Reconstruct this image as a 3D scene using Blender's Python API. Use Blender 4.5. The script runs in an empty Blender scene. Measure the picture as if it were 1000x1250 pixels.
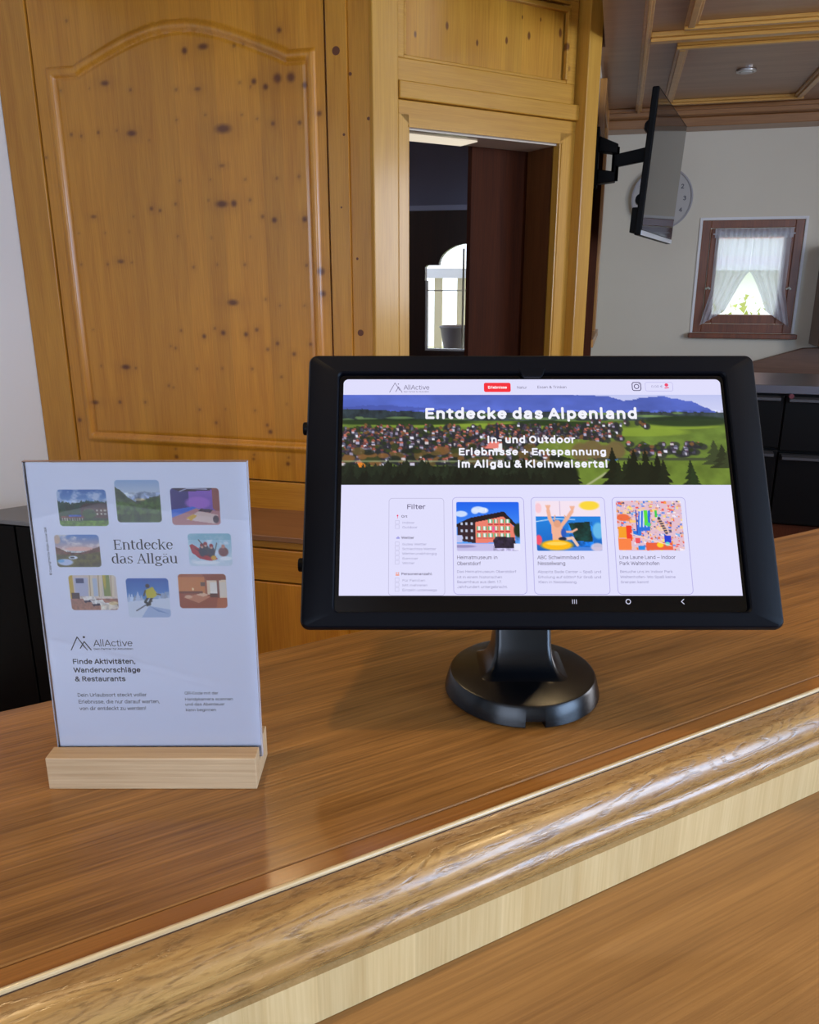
import bpy, math, random
import numpy as np
from mathutils import Matrix, Vector
random.seed(7); rng = np.random.default_rng(7)
PI = math.pi
SC = bpy.context.scene; COL = SC.collection
def lin(c): return c/12.92 if c <= .04045 else ((c+.055)/1.055)**2.4
def rgb(r, g, b): return (lin(r/255), lin(g/255), lin(b/255), 1)
# ------------------------------------------------------------------ camera, light, exposure
EYE = 1.55; K = .85                                # eye height; scale of the room frames
cam = bpy.data.objects.new('camera', bpy.data.cameras.new('camera')); COL.objects.link(cam)
cam.location = (0, 0, EYE); cam.rotation_euler = (math.radians(90-16.4), 0, 0)
cam.data.sensor_fit = 'HORIZONTAL'; cam.data.sensor_width = 36; cam.data.lens = 36*.960
cam.data.clip_start = .01; SC.camera = cam
SC.view_settings.view_transform = 'Standard'; SC.view_settings.look = 'None'
SC.view_settings.exposure = 0; SC.view_settings.gamma = 1; SC.view_settings.use_curve_mapping = False
SC.cycles.use_denoising = True; SC.cycles.max_bounces = 8; SC.cycles.caustics_refractive = False; SC.cycles.caustics_reflective = False
SC.cycles.sample_clamp_indirect = 4
W = bpy.data.worlds.new('world'); SC.world = W; W.use_nodes = True
W.node_tree.nodes['Background'].inputs[0].default_value = (.78, .88, 1, 1)
W.node_tree.nodes['Background'].inputs[1].default_value = 3.0
A0 = math.radians(14.4)
def gw(e1, e2, z): # room grid -> world
    return Vector(((e1*math.cos(A0)+e2*math.sin(A0))*K, (-e1*math.sin(A0)+e2*math.cos(A0))*K, (z-1.4)*K+EYE))
def area(name, p, tgt, sx, sy, power, col, spread=180):
    l = bpy.data.lights.new(name, 'AREA'); l.shape = 'RECTANGLE'; l.size = sx; l.size_y = sy; l.energy = power; l.color = col
    l.spread = math.radians(spread)
    o = bpy.data.objects.new(name, l); COL.objects.link(o); o.location = p
    o.rotation_euler = (Vector(tgt)-Vector(p)).to_track_quat('-Z', 'Y').to_euler(); return o
# daylight through the windows to the right of and behind the photographer, and an added fill
area('window_light_right', gw(3.0, -.35, 1.75), gw(0, -.35, 1.75), 1.7, 1.3, 104, (.42, .64, 1))
area('fill_light_front', gw(3.0, 2.6, 1.75), gw(0, 2.6, 1.75), 1.0, 1.0, 30, (.96, .94, 1))  # fill added at the second opening to brighten the far wall
area('window_light_back', gw(-.6, -2.75, 1.75), gw(-.6, 0, 1.6), 1.85, 1.25, 38, (.58, .72, 1))
# ceiling downlights (their housings are built with the ceilings)
def lamp(name, p, power, col, r=.04, ang=110):
    l = bpy.data.lights.new(name, 'SPOT'); l.energy = power; l.color = col; l.shadow_soft_size = r; l.spot_size = math.radians(ang); l.spot_blend = .8
    o = bpy.data.objects.new(name, l); COL.objects.link(o); o.location = p; return o
DOWN = [(-1.9, 1.9), (-.9, 1.9), (.1, 1.9), (-1.9, .4), (-.4, .2), (1.2, .4)]
for e1, e2 in DOWN: lamp('downlight_lamp', gw(e1, e2, 2.72), 24, (1, .72, .38))

# ------------------------------------------------------------------ frames and mesh builder
class Fr:
    def __init__(s, ox, oy, az, k=K):
        a = math.radians(az); s.k = k; s.o = Vector((ox*k, oy*k, 0))
        s.R = Matrix(((math.sin(a), -math.cos(a), 0), (math.cos(a), math.sin(a), 0), (0, 0, 1))).to_4x4()
    def c(s, p): return Vector((p[0]*s.k, p[1]*s.k, (p[2]-1.4)*s.k+EYE))
    def M(s, org): return Matrix.Translation(s.o + s.R.to_3x3() @ org) @ s.R
GR = Fr(0, 0, 104.4); DR = Fr(-.158, 3.507, 59.5); CO = Fr(0, 0, 61.6, 1); WO = Fr(0, 0, 90, 1)
class MFr:
    def __init__(s, M): s.m = M
    def c(s, p): return Vector(p)
    def M(s, org): return s.m
WM = {}; ORG = {}
class MB:
    def __init__(s): s.v = []; s.f = []
    def add(s, vs, fs):
        n = len(s.v); s.v += [tuple(p) for p in vs]; s.f += [tuple(i+n for i in f) for f in fs]; return s
    def box(s, x0, x1, y0, y1, z0, z1):
        return s.add([(x, y, z) for z in (z0, z1) for y in (y0, y1) for x in (x0, x1)],
                     [(0, 2, 3, 1), (4, 5, 7, 6), (0, 1, 5, 4), (2, 6, 7, 3), (0, 4, 6, 2), (1, 3, 7, 5)])
    def prism(s, poly, a0, a1, ax='x'):
        f = {'x': lambda p, a: (a, p[0], p[1]), 'y': lambda p, a: (p[0], a, p[1]), 'z': lambda p, a: (p[0], p[1], a)}[ax]
        n = len(poly)
        return s.add([f(p, a0) for p in poly]+[f(p, a1) for p in poly],
                     [tuple(range(n))[::-1], tuple(range(n, 2*n))]+[(i, (i+1) % n, n+(i+1) % n, n+i) for i in range(n)])
    def lathe(s, prof, c=(0, 0, 0), n=48, ax='z'):
        vs = []
        for r, h in prof:
            for i in range(n):
                a = 2*PI*i/n; x, y = r*math.cos(a), r*math.sin(a)
                vs.append({'z': (c[0]+x, c[1]+y, c[2]+h), 'y': (c[0]+x, c[1]+h, c[2]+y), 'x': (c[0]+h, c[1]+x, c[2]+y)}[ax])
        m = len(prof)
        fs = [(j*n+i, j*n+(i+1) % n, (j+1)*n+(i+1) % n, (j+1)*n+i) for j in range(m-1) for i in range(n)]
        fs += [tuple(range(n))[::-1], tuple(range((m-1)*n, m*n))]
        return s.add(vs, fs)
    def tube(s, path, r, n=10):
        P = [Vector(p) for p in path]; vs = []
        for i, p in enumerate(P):
            t = (P[min(i+1, len(P)-1)]-P[max(i-1, 0)]).normalized()
            a = t.orthogonal().normalized() if i == 0 else (pa - t*pa.dot(t)).normalized()
            pa = a; b = t.cross(a); rr = r[i] if isinstance(r, (list, tuple)) else r
            vs += [p+(a*math.cos(2*PI*k/n)+b*math.sin(2*PI*k/n))*rr for k in range(n)]
        m = len(P)
        return s.add(vs, [(j*n+i, j*n+(i+1) % n, (j+1)*n+(i+1) % n, (j+1)*n+i) for j in range(m-1) for i in range(n)]
                     + [tuple(range(n))[::-1], tuple(range((m-1)*n, m*n))])
    def loft(s, rings):
        n = len(rings[0]); m = len(rings); vs = [p for r in rings for p in r]
        return s.add(vs, [(j*n+i, j*n+(i+1) % n, (j+1)*n+(i+1) % n, (j+1)*n+i) for j in range(m-1) for i in range(n)]
                     + [tuple(range(n))[::-1], tuple(range((m-1)*n, m*n))])
def tag(o, label=None, cat=None, group=None, kind=None):
    for k, v in (('label', label), ('category', cat), ('group', group), ('kind', kind)):
        if v: o[k] = v
    return o
def place(o, M, parent):
    if parent is None: o.matrix_world = M
    else:
        o.parent = parent; o.matrix_parent_inverse = Matrix(); o.matrix_local = WM[parent.name].inverted() @ M
    WM[o.name] = M
def thing(name, label, cat, fr, p, group=None):
    o = bpy.data.objects.new(name, None); COL.objects.link(o); o.empty_display_size = .05
    org = fr.c(p); place(o, fr.M(org), None); ORG[o.name] = org
    return tag(o, label, cat, group)
def build(mb, name, mat, fr=GR, parent=None, bevel=0, smooth=None, label=None, cat=None, group=None, kind=None, seg=2):
    vs = [fr.c(p) for p in mb.v]
    if isinstance(fr, MFr): org = Vector((0, 0, 0))
    elif parent is not None and not getattr(parent, 'mfr', None): org = ORG[parent.name]
    else:
        lo = [min(v[i] for v in vs) for i in range(3)]; hi = [max(v[i] for v in vs) for i in range(3)]
        org = Vector(((lo[0]+hi[0])/2, (lo[1]+hi[1])/2, lo[2]))
    me = bpy.data.meshes.new(name); me.from_pydata([tuple(v-org) for v in vs], [], mb.f); me.update()
    import bmesh
    if len(mb.f) < 20000 and not getattr(mb, 'flat', False):
        bm = bmesh.new(); bm.from_mesh(me); bmesh.ops.recalc_face_normals(bm, faces=bm.faces); bm.to_mesh(me); bm.free()
    me.materials.append(mat)
    if smooth is not None:
        me.polygons.foreach_set('use_smooth', [True]*len(me.polygons)); me.set_sharp_from_angle(angle=math.radians(smooth))
    o = bpy.data.objects.new(name, me); COL.objects.link(o)
    place(o, fr.M(org), parent); ORG[o.name] = org
    if bevel:
        m = o.modifiers.new('bevel', 'BEVEL'); m.width = bevel; m.segments = seg; m.limit_method = 'ANGLE'; m.angle_limit = math.radians(40)
        m.harden_normals = False
    return tag(o, label, cat, group, kind)
def struct(mb, name, mat, fr=GR, parent=None, **k): return build(mb, name, mat, fr, parent, kind=None if parent else 'structure', **k)

# ------------------------------------------------------------------ materials
def newmat(name):
    m = bpy.data.materials.new(name); m.use_nodes = True; nt = m.node_tree
    return m, nt, nt.nodes['Principled BSDF']
def mnode(nt, typ, **kw):
    n = nt.nodes.new(typ)
    for k, v in kw.items(): setattr(n, k, v)
    return n
def math_(nt, op, a, b=None, c=None):
    n = mnode(nt, 'ShaderNodeMath', operation=op)
    for i, v in enumerate((a, b, c)):
        if v is None: continue
        if isinstance(v, (int, float)): n.inputs[i].default_value = v
        else: nt.links.new(v, n.inputs[i])
    return n.outputs[0]
def mix(nt, f, a, b, mode='MIX'):
    n = mnode(nt, 'ShaderNodeMix', data_type='RGBA', blend_type=mode)
    for i, v in ((0, f), (6, a), (7, b)):
        if isinstance(v, (int, float, tuple)): n.inputs[i].default_value = v
        else: nt.links.new(v, n.inputs[i])
    return n.outputs[2]
def ramp(nt, f, stops):
    n = mnode(nt, 'ShaderNodeValToRGB'); e = n.color_ramp.elements
    e[0].position, e[0].color = stops[0]; e[1].position, e[1].color = stops[-1]
    for p, c in stops[1:-1]: x = e.new(p); x.color = c
    nt.links.new(f, n.inputs[0]); return n.outputs[0]
def noise(nt, vec, scale=5, detail=3, rough=.5, dist=0):
    n = mnode(nt, 'ShaderNodeTexNoise'); nt.links.new(vec, n.inputs['Vector'])
    n.inputs['Scale'].default_value = scale; n.inputs['Detail'].default_value = detail; n.inputs['Roughness'].default_value = rough
    n.inputs['Distortion'].default_value = dist; return n.outputs[0]
def mapping(nt, vec, s, loc=(0, 0, 0)):
    n = mnode(nt, 'ShaderNodeMapping'); nt.links.new(vec, n.inputs[0]); n.inputs['Scale'].default_value = s; n.inputs['Location'].default_value = loc
    return n.outputs[0]
def bump(nt, bs, h, strength, dist=.001):
    b = mnode(nt, 'ShaderNodeBump'); b.inputs['Strength'].default_value = strength; b.inputs['Distance'].default_value = dist
    nt.links.new(h, b.inputs['Height']); nt.links.new(b.outputs[0], bs.inputs['Normal'])
def plain(name, col, rough=.5, metal=0, coat=0, spec=.5, nz=0, nscale=200, var=0):
    m, nt, bs = newmat(name); bs.inputs['Base Color'].default_value = col; bs.inputs['Roughness'].default_value = rough
    bs.inputs['Metallic'].default_value = metal; bs.inputs['Coat Weight'].default_value = coat; bs.inputs['Specular IOR Level'].default_value = spec
    tc = mnode(nt, 'ShaderNodeTexCoord').outputs['Object']
    if nz: bump(nt, bs, noise(nt, tc, nscale, 4), nz)
    if var:
        f = noise(nt, tc, 3, 4)
        nt.links.new(mix(nt, f, tuple(c*(1-var) for c in col[:3])+(1,), tuple(min(1, c*(1+var)) for c in col[:3])+(1,)), bs.inputs['Base Color'])
    return m
def wood(name, light, dark, axis='z', plank=0, pvar=.12, grain=1.0, knots=None, kcol=rgb(88, 40, 10), rough=.35, coat=.3, cross='x', kscale=6, bumps=.15, wave=.5, attr=False, spec=.5):
    """grain along `axis`, planks side by side along `cross`"""
    m, nt, bs = newmat(name); tc = mnode(nt, 'ShaderNodeTexCoord').outputs['Object']
    st = {'x': (1, 14, 14), 'y': (14, 1, 14), 'z': (14, 14, 1)}[axis]
    n1 = noise(nt, mapping(nt, tc, st), 1.6*grain, 4, .55, .6)
    st2 = {'x': (2, 90, 90), 'y': (90, 2, 90), 'z': (90, 90, 2)}[axis]
    n2 = noise(nt, mapping(nt, tc, st2), 3.2*grain, 3, .6)
    f = math_(nt, 'ADD', math_(nt, 'MULTIPLY', n1, wave), math_(nt, 'MULTIPLY', n2, 1-wave))
    mr = mnode(nt, 'ShaderNodeMapRange'); nt.links.new(f, mr.inputs[0]); mr.inputs[1].default_value = .36; mr.inputs[2].default_value = .64
    c = mix(nt, mr.outputs[0], dark, light)
    if plank:
        sep = mnode(nt, 'ShaderNodeSeparateXYZ'); nt.links.new(tc, sep.inputs[0])
        v = math_(nt, 'FLOOR', math_(nt, 'DIVIDE', sep.outputs['xyz'.index(cross)], plank))
        wn = mnode(nt, 'ShaderNodeTexWhiteNoise', noise_dimensions='1D'); nt.links.new(v, wn.inputs['W'])
        g = math_(nt, 'MULTIPLY_ADD', wn.outputs[0], 2*pvar, 1-pvar)
        cc = mnode(nt, 'ShaderNodeCombineColor'); [nt.links.new(g, cc.inputs[i]) for i in range(3)]
        c = mix(nt, 1.0, c, cc.outputs[0], 'MULTIPLY')
    if knots:
        mp = {'x': (.5, 1, 1), 'y': (1, .5, 1), 'z': (1, 1, .5)}[axis]
        vo = mnode(nt, 'ShaderNodeTexVoronoi', voronoi_dimensions='2D'); sx_ = mnode(nt, 'ShaderNodeSeparateXYZ'); nt.links.new(mapping(nt, tc, mp), sx_.inputs[0])
        cx_ = mnode(nt, 'ShaderNodeCombineXYZ'); nt.links.new(sx_.outputs[0], cx_.inputs[0]); nt.links.new(sx_.outputs[2], cx_.inputs[1]); nt.links.new(cx_.outputs[0], vo.inputs['Vector']); vo.inputs['Scale'].default_value = kscale
        sc = mnode(nt, 'ShaderNodeSeparateColor'); nt.links.new(vo.outputs['Color'], sc.inputs[0])
        pres = math_(nt, 'GREATER_THAN', sc.outputs[0], 1-knots)
        size = math_(nt, 'MULTIPLY_ADD', sc.outputs[1], .07, .04)
        k = math_(nt, 'SUBTRACT', 1, math_(nt, 'DIVIDE', vo.outputs['Distance'], size)); 
        kk = mnode(nt, 'ShaderNodeClamp'); nt.links.new(math_(nt, 'MULTIPLY', k, 2.2), kk.inputs[0])
        c = mix(nt, math_(nt, 'MULTIPLY', math_(nt, 'MULTIPLY', kk.outputs[0], pres), .85), c, kcol)
    if attr:
        a = mnode(nt, 'ShaderNodeAttribute', attribute_name='knot'); c = mix(nt, math_(nt, 'MULTIPLY', a.outputs['Fac'], .9), c, kcol)
    nt.links.new(c, bs.inputs['Base Color']); bs.inputs['Roughness'].default_value = rough; bs.inputs['Coat Weight'].default_value = coat; bs.inputs['Specular IOR Level'].default_value = spec
    bs.inputs['Coat Roughness'].default_value = .15
    if bumps: bump(nt, bs, n2, bumps, .0006)
    return m
def emit(name, col, strength=1, rough=.12):
    m, nt, bs = newmat(name); bs.inputs['Base Color'].default_value = (0, 0, 0, 1); bs.inputs['Emission Color'].default_value = col
    bs.inputs['Emission Strength'].default_value = strength; bs.inputs['Roughness'].default_value = rough; return m
def vcol(name, e=False, rough=.4):
    m, nt, bs = newmat(name); a = mnode(nt, 'ShaderNodeAttribute', attribute_name='Col')
    if e:
        bs.inputs['Base Color'].default_value = (0, 0, 0, 1); nt.links.new(a.outputs[0], bs.inputs['Emission Color']); bs.inputs['Emission Strength'].default_value = 1
    else: nt.links.new(a.outputs[0], bs.inputs['Base Color'])
    bs.inputs['Roughness'].default_value = rough; return m
def thin_clear(name, tint=(1, 1, 1, 1), refl=.12, body=0.0, bcol=(.8, .85, 1, 1), rough=.02):
    m, nt, bs = newmat(name); nt.nodes.remove(bs); out = nt.nodes['Material Output']
    t = mnode(nt, 'ShaderNodeBsdfTransparent'); t.inputs[0].default_value = tint
    g = mnode(nt, 'ShaderNodeBsdfGlossy'); g.inputs['Roughness'].default_value = rough
    fr = mnode(nt, 'ShaderNodeFresnel'); fr.inputs[0].default_value = 1.45
    mx = mnode(nt, 'ShaderNodeMixShader'); nt.links.new(math_(nt, 'MULTIPLY', fr.outputs[0], refl*8), mx.inputs[0])
    nt.links.new(t.outputs[0], mx.inputs[1]); nt.links.new(g.outputs[0], mx.inputs[2]); s = mx.outputs[0]
    if body:
        d = mnode(nt, 'ShaderNodeBsdfDiffuse'); d.inputs[0].default_value = bcol
        m2 = mnode(nt, 'ShaderNodeMixShader'); m2.inputs[0].default_value = body; nt.links.new(s, m2.inputs[1]); nt.links.new(d.outputs[0], m2.inputs[2]); s = m2.outputs[0]
    nt.links.new(s, out.inputs[0]); return m
PINE_L, PINE_D = rgb(204, 150, 50), rgb(180, 122, 34)
pine_v = wood('pine vertical grain', PINE_L, PINE_D, 'z', plank=.075, pvar=.10, knots=.6, kscale=11)
pine_plain = wood('pine boards', rgb(206, 156, 62), rgb(186, 134, 46), 'z', knots=.12, kscale=5)
pine_h = wood('pine horizontal grain', rgb(205, 155, 60), rgb(184, 131, 43), 'x', knots=.2, kscale=5)
cup_v = wood('cupboard pine', rgb(204, 140, 42), rgb(178, 113, 25), 'z', plank=.082, pvar=.10, attr=True, kcol=rgb(84, 36, 14), rough=.3)
cup_s = wood('cupboard pine boards', rgb(200, 140, 46), rgb(174, 112, 28), 'z', knots=.25, kscale=5, rough=.3)
cup_h = wood('cupboard pine rails', rgb(200, 140, 46), rgb(172, 110, 28), 'x', knots=.2, kscale=5, rough=.3)
cup_dk = wood('cupboard shelf board', rgb(140, 96, 58), rgb(120, 78, 44), 'x', rough=.5)
dark_wood = wood('dark stained wood', rgb(74, 34, 14), rgb(54, 24, 10), 'z', knots=.3, kscale=4, kcol=rgb(30, 12, 8), rough=.6, coat=0, spec=.12)
win_wood = wood('window frame brown wood', rgb(136, 70, 24), rgb(100, 48, 16), 'z', rough=.4)
ceil_wood = wood('ceiling board wood', rgb(168, 124, 88), rgb(142, 100, 68), 'x', rough=.35, coat=.2, knots=.05)
ceil_trim = wood('ceiling trim pine', rgb(214, 166, 84), rgb(184, 132, 58), 'x', rough=.35, knots=.15)
fascia_w = wood('fascia beam wood', rgb(168, 118, 68), rgb(140, 94, 50), 'x', rough=.4, knots=.1)
plaster = plain('white plaster', rgb(226, 220, 204), .9, nz=.3, nscale=60, var=.04)
floor_m = wood('floor boards', rgb(120, 84, 56), rgb(96, 64, 40), 'x', plank=.12, cross='y')
plaster_l = plain('left wall plaster lightened', rgb(238, 242, 246), .9, nz=.3, nscale=60)  # whiter copy of the plaster, the wall's extra light put into its colour
hall_m = plain('hall wall paint', rgb(176, 176, 200), .85, nz=.15, var=.04)
black_pl = plain('black satin plastic', rgb(4, 4, 6), .5, spec=.12, nz=.05, nscale=900)
black_gl = plain('black glossy glass', rgb(3, 3, 6), .06, spec=.25)
black_ap = plain('black appliance front', rgb(3, 3, 4), .4, spec=.15)
steel = plain('brushed steel', rgb(104, 104, 112), .35, metal=.9)
# ------------------------------------------------------------------ the room shell
FL = -.4235
struct(MB().box(-3.2, 3.4, -3.0, 6.3, FL-.08, FL), 'floor', floor_m)
struct(MB().box(-2.9, -2.756, -2.9, 3.5, FL, 2.75), 'wall_left', plaster_l)
struct(MB().box(-2.756, -1.02, 3.38, 3.5, FL, 2.75), 'wall_cupboard', plaster)
struct(MB().box(-.36, -.17, 4.24, 6.12, FL, 2.75), 'wall_television', plaster)
# right wall with two window openings
mb = MB()
mb.box(3.0, 3.14, -2.9, 6.2, FL, 1.05).box(3.0, 3.14, -2.9, 6.2, 2.42, 2.75)
for a, b in ((-2.9, -1.25), (.55, 2.0), (3.2, 6.2)): mb.box(3.0, 3.14, a, b, 1.05, 2.42)
struct(mb, 'wall_right', plaster)
mb = MB().box(-2.9, 3.0, -2.9, -2.76, FL, 1.05).box(-2.9, 3.0, -2.9, -2.76, 2.42, 2.75).box(-2.9, -1.6, -2.9, -2.76, 1.05, 2.42).box(.4, 3.0, -2.9, -2.76, 1.05, 2.42)
struct(mb, 'wall_back', plaster)
# far wall with the small curtained window opening
WX0, WX1, WZ0, WZ1 = .52, 1.16, 1.05, 1.79
mb = MB().box(-.36, WX0, 6, 6.16, FL, 2.6).box(WX1, 3.0, 6, 6.16, FL, 2.6).box(WX0, WX1, 6, 6.16, FL, WZ0).box(WX0, WX1, 6, 6.16, WZ1, 2.6)
struct(mb, 'wall_far', plaster)
# ceilings: plain high one over the bar, coffered lower one over the guest room
HC = wood('high ceiling boards', rgb(190, 160, 120), rgb(170, 138, 98), 'x', plank=.1, cross='y')
struct(MB().box(-2.9, 3.14, -2.9, 6.2, 2.75, 2.85), 'ceiling', HC)
struct(MB().box(-.143, 3.0, 3.45, 4.25, 2.45, 2.74).box(-.17, 3.0, 4.25, 6.0, 2.45, 2.74), 'ceiling_coffered', ceil_wood)
def cbar(name, x0, x1, y0, y1, prof, horizontal=True, par=None, mat=ceil_trim):
    """stepped strip under the ceiling: prof = list of (inset, drop)"""
    m = MB()
    for ins, z0, z1 in prof:
        m.box(x0+(0 if horizontal else ins), x1-(0 if horizontal else ins), y0+(ins if horizontal else 0), y1-(ins if horizontal else 0), z0, z1)
    return struct(m, name, mat, bevel=.002)
P1 = [(0, 2.438, 2.45), (.015, 2.428, 2.438)]
cbar('trim_1', .02, .058, 3.46, 5.93, [(0, 2.43, 2.45), (.012, 2.42, 2.43)], False)
cbar('trim_2', .058, 2.99, 4.06, 4.14, [(0, 2.43, 2.45), (.018, 2.415, 2.43)])
def coffer(x0, x1, y0, y1, nm):
    t = .055
    for a, b, c, d, h in ((x0, x1, y0, y0+t, True), (x0, x1, y1-t, y1, True), (x0, x0+t, y0+t, y1-t, False), (x1-t, x1, y0+t, y1-t, False)):
        cbar(nm, a, b, c, d, [(0, 2.436, 2.45), (.014, 2.424, 2.436)], h)
coffer(.19, 1.0, 3.46, 4.0, 'trim_3'); coffer(.18, .97, 4.25, 5.56, 'trim_4'); coffer(1.15, 2.2, 4.25, 5.56, 'trim_5'); coffer(1.15, 2.2, 3.46, 4.0, 'trim_6')
struct(MB().box(-.165, 2.99, 5.72, 5.995, 2.40, 2.45).box(-.165, 2.99, 5.80, 5.995, 2.345, 2.40).box(-.165, 2.99, 5.70, 5.78, 2.425, 2.45), 'trim_7', fascia_w, bevel=.004)
# door wall at 45 degrees, 0.2 thick, with the opening
DZ = 2.015
wallp = wood('corner wall pine', rgb(208, 160, 80), rgb(186, 136, 60), 'z', knots=.1)
struct(MB().box(-.02, .175, .02, .2, FL, 2.75).box(.985, 1.22, .0, .2, FL, 2.75).box(.175, .985, .02, .2, DZ, 2.75), 'wall_corner', wallp, DR)
rev = wood('door reveal wood', rgb(104, 62, 28), rgb(80, 44, 18), 'z', rough=.4, coat=.2)
soff = plain('varnished pale soffit', rgb(216, 204, 186), .25)
struct(MB().box(.165, .175, .02, .21, FL, DZ).box(.98, .99, .02, .21, FL, DZ), 'trim_8', rev, DR)
t9 = struct(MB().box(.17, .985, .0, .21, DZ-.012, DZ), 'trim_9', soff, DR)
struct(MB().box(.178, .58, .07, .205, DZ-.018, DZ-.012), 'soffit_glow', emit('soffit glow panel', rgb(236, 222, 200), .95, .4), DR, t9, bevel=.002)  # added glowing panel that gives the soffit its bright strip
# casing round the door
struct(MB().box(.117, .171, -.022, .03, FL, 2.06).box(.98, 1.073, -.022, .03, FL, 2.06), 'trim_10', pine_plain, DR, bevel=.003)
struct(MB().prism([(.117, 2.11), (1.073, 2.11), (1.073, 2.06), (.98, DZ), (.171, DZ), (.117, 2.06)], -.022, .03, 'y'), 'trim_11', pine_h, DR, bevel=.003)
struct(MB().box(.99, 1.0, -.026, -.02, FL, DZ).box(.165, .995, -.026, -.02, DZ-.006, DZ+.004), 'trim_12', pine_plain, DR)
struct(MB().box(.115, 1.09, -.04, .03, 2.112, 2.178), 'trim_13', pine_h, DR, bevel=.004)
# wide stile at the left, rails and the inset panel above the door
struct(MB().box(-.005, .115, -.03, .03, FL, 2.74), 'trim_14', pine_plain, DR, bevel=.004)
struct(MB().box(.117, 1.06, -.015, .03, 2.18, 2.265).box(.117, 1.06, -.015, .03, 2.60, 2.74).box(1.01, 1.06, -.015, .03, 2.265, 2.6).box(.117, .15, -.015, .03, 2.265, 2.6), 'trim_15', pine_h, DR, bevel=.003)
struct(MB().box(.15, 1.01, .0, .03, 2.265, 2.565), 'trim_16', pine_v, DR)
struct(MB().box(.15, 1.01, -.012, .0, 2.265, 2.278).box(.15, .163, -.012, 0, 2.278, 2.565).box(.994, 1.01, -.024, 0, 2.278, 2.565).box(.15, 1.01, -.024, .0, 2.548, 2.568).box(.15, 1.01, -.02, .0, 2.58, 2.592), 'trim_17', pine_h, DR, bevel=.003)
struct(MB().box(1.071, 1.15, -.084, .2, FL, 2.74), 'trim_18', pine_plain, DR, bevel=.004)
# sliding door leaf, half open, behind the wall
d1 = struct(MB().box(.665, 1.5, .235, .27, FL+.01, 2.10), 'door_1', dark_wood, DR, bevel=.003)
# the hall behind it
struct(MB().box(-2.9, -2.75, 3.5, 5.75, FL, 2.75), 'wall_hall_left', hall_m)
struct(MB().box(-2.9, -.36, 5.72, 5.85, 1.83, 2.75).box(-2.9, -1.75, 5.72, 5.85, FL, 1.83).box(-.7, -.36, 5.72, 5.85, FL, 1.83), 'wall_hall_far', hall_m)
struct(MB().box(-1.75, -.7, 5.5, 5.72, 1.85, 1.885), 'trim_19', plain('hall cornice paint', rgb(190, 195, 225), .5), bevel=.003)
# entrance door with arched glass: frame built round the outline
AX, AR, ASH, APK, AX0, AZ0 = -.99, .215, 1.50, 1.64, -1.302, .925
out = [(AX0, AZ0), (AX0, ASH-.012), (AX0+.015, ASH), (AX-AR, ASH)]
for i in range(1, 24):
    t = PI-PI*i/24; out.append((AX+AR*math.cos(t), ASH+(APK-ASH)*math.sin(t)))
out += [(AX+AR, ASH), (2*AX-AX0-.015, ASH), (2*AX-AX0, ASH-.012), (2*AX-AX0, AZ0)]
def wallring(outl, X0, X1, Z0, Z1, y0, y1):
    """solid between a rectangle and an x-monotone opening outline (first and last points at the bottom)"""
    m = MB(); lo = outl[0][1]
    m.box(X0, outl[0][0], y0, y1, Z0, Z1).box(outl[-1][0], X1, y0, y1, Z0, Z1).box(outl[0][0], outl[-1][0], y0, y1, Z0, lo)
    for (xa, za), (xb, zb) in zip(outl, outl[1:]):
        if abs(xa-xb) > 1e-6: m.prism([(xa, za), (xb, zb), (xb, Z1), (xa, Z1)], y0, y1, 'y')
    return m
ent_w = wood('entrance door dark wood', rgb(60, 30, 20), rgb(44, 20, 13), 'z', rough=.4)
d2 = struct(wallring(out, -1.75, -.7, FL, 1.85, 5.5, 5.56), 'door_2', ent_w)
gl = thin_clear('window glass')
struct(MB().box(AX0, 2*AX-AX0, 5.525, 5.53, AZ0, APK), 'glass_pane', gl, GR, d2)
struct(MB().box(-1.052, -1.04, 5.56, 5.575, AZ0, APK-.03).box(AX0, 2*AX-AX0, 5.518, 5.524, 1.33, 1.337), 'glazing_bar', plain('pale glazing bar', rgb(235, 225, 200), .5), GR, d2)
struct(MB().prism([(AX0+.001, AZ0+.001)]+[(AX0+.001, ASH-.1), (AX0+.014, ASH-.1), (AX0+.014, AZ0+.014), (2*AX-AX0-.014, AZ0+.014), (2*AX-AX0-.014, AZ0+.001)], 5.505, 5.555, 'y'), 'glass_bead', plain('white glazing bead', rgb(230, 230, 235), .5), GR, d2)
lamp('hall_fill_light', gw(-1.9, 4.4, 2.6), 11, (.8, .85, 1), .1, 150)  # unseen fill light added to lift the dim hall

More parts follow.
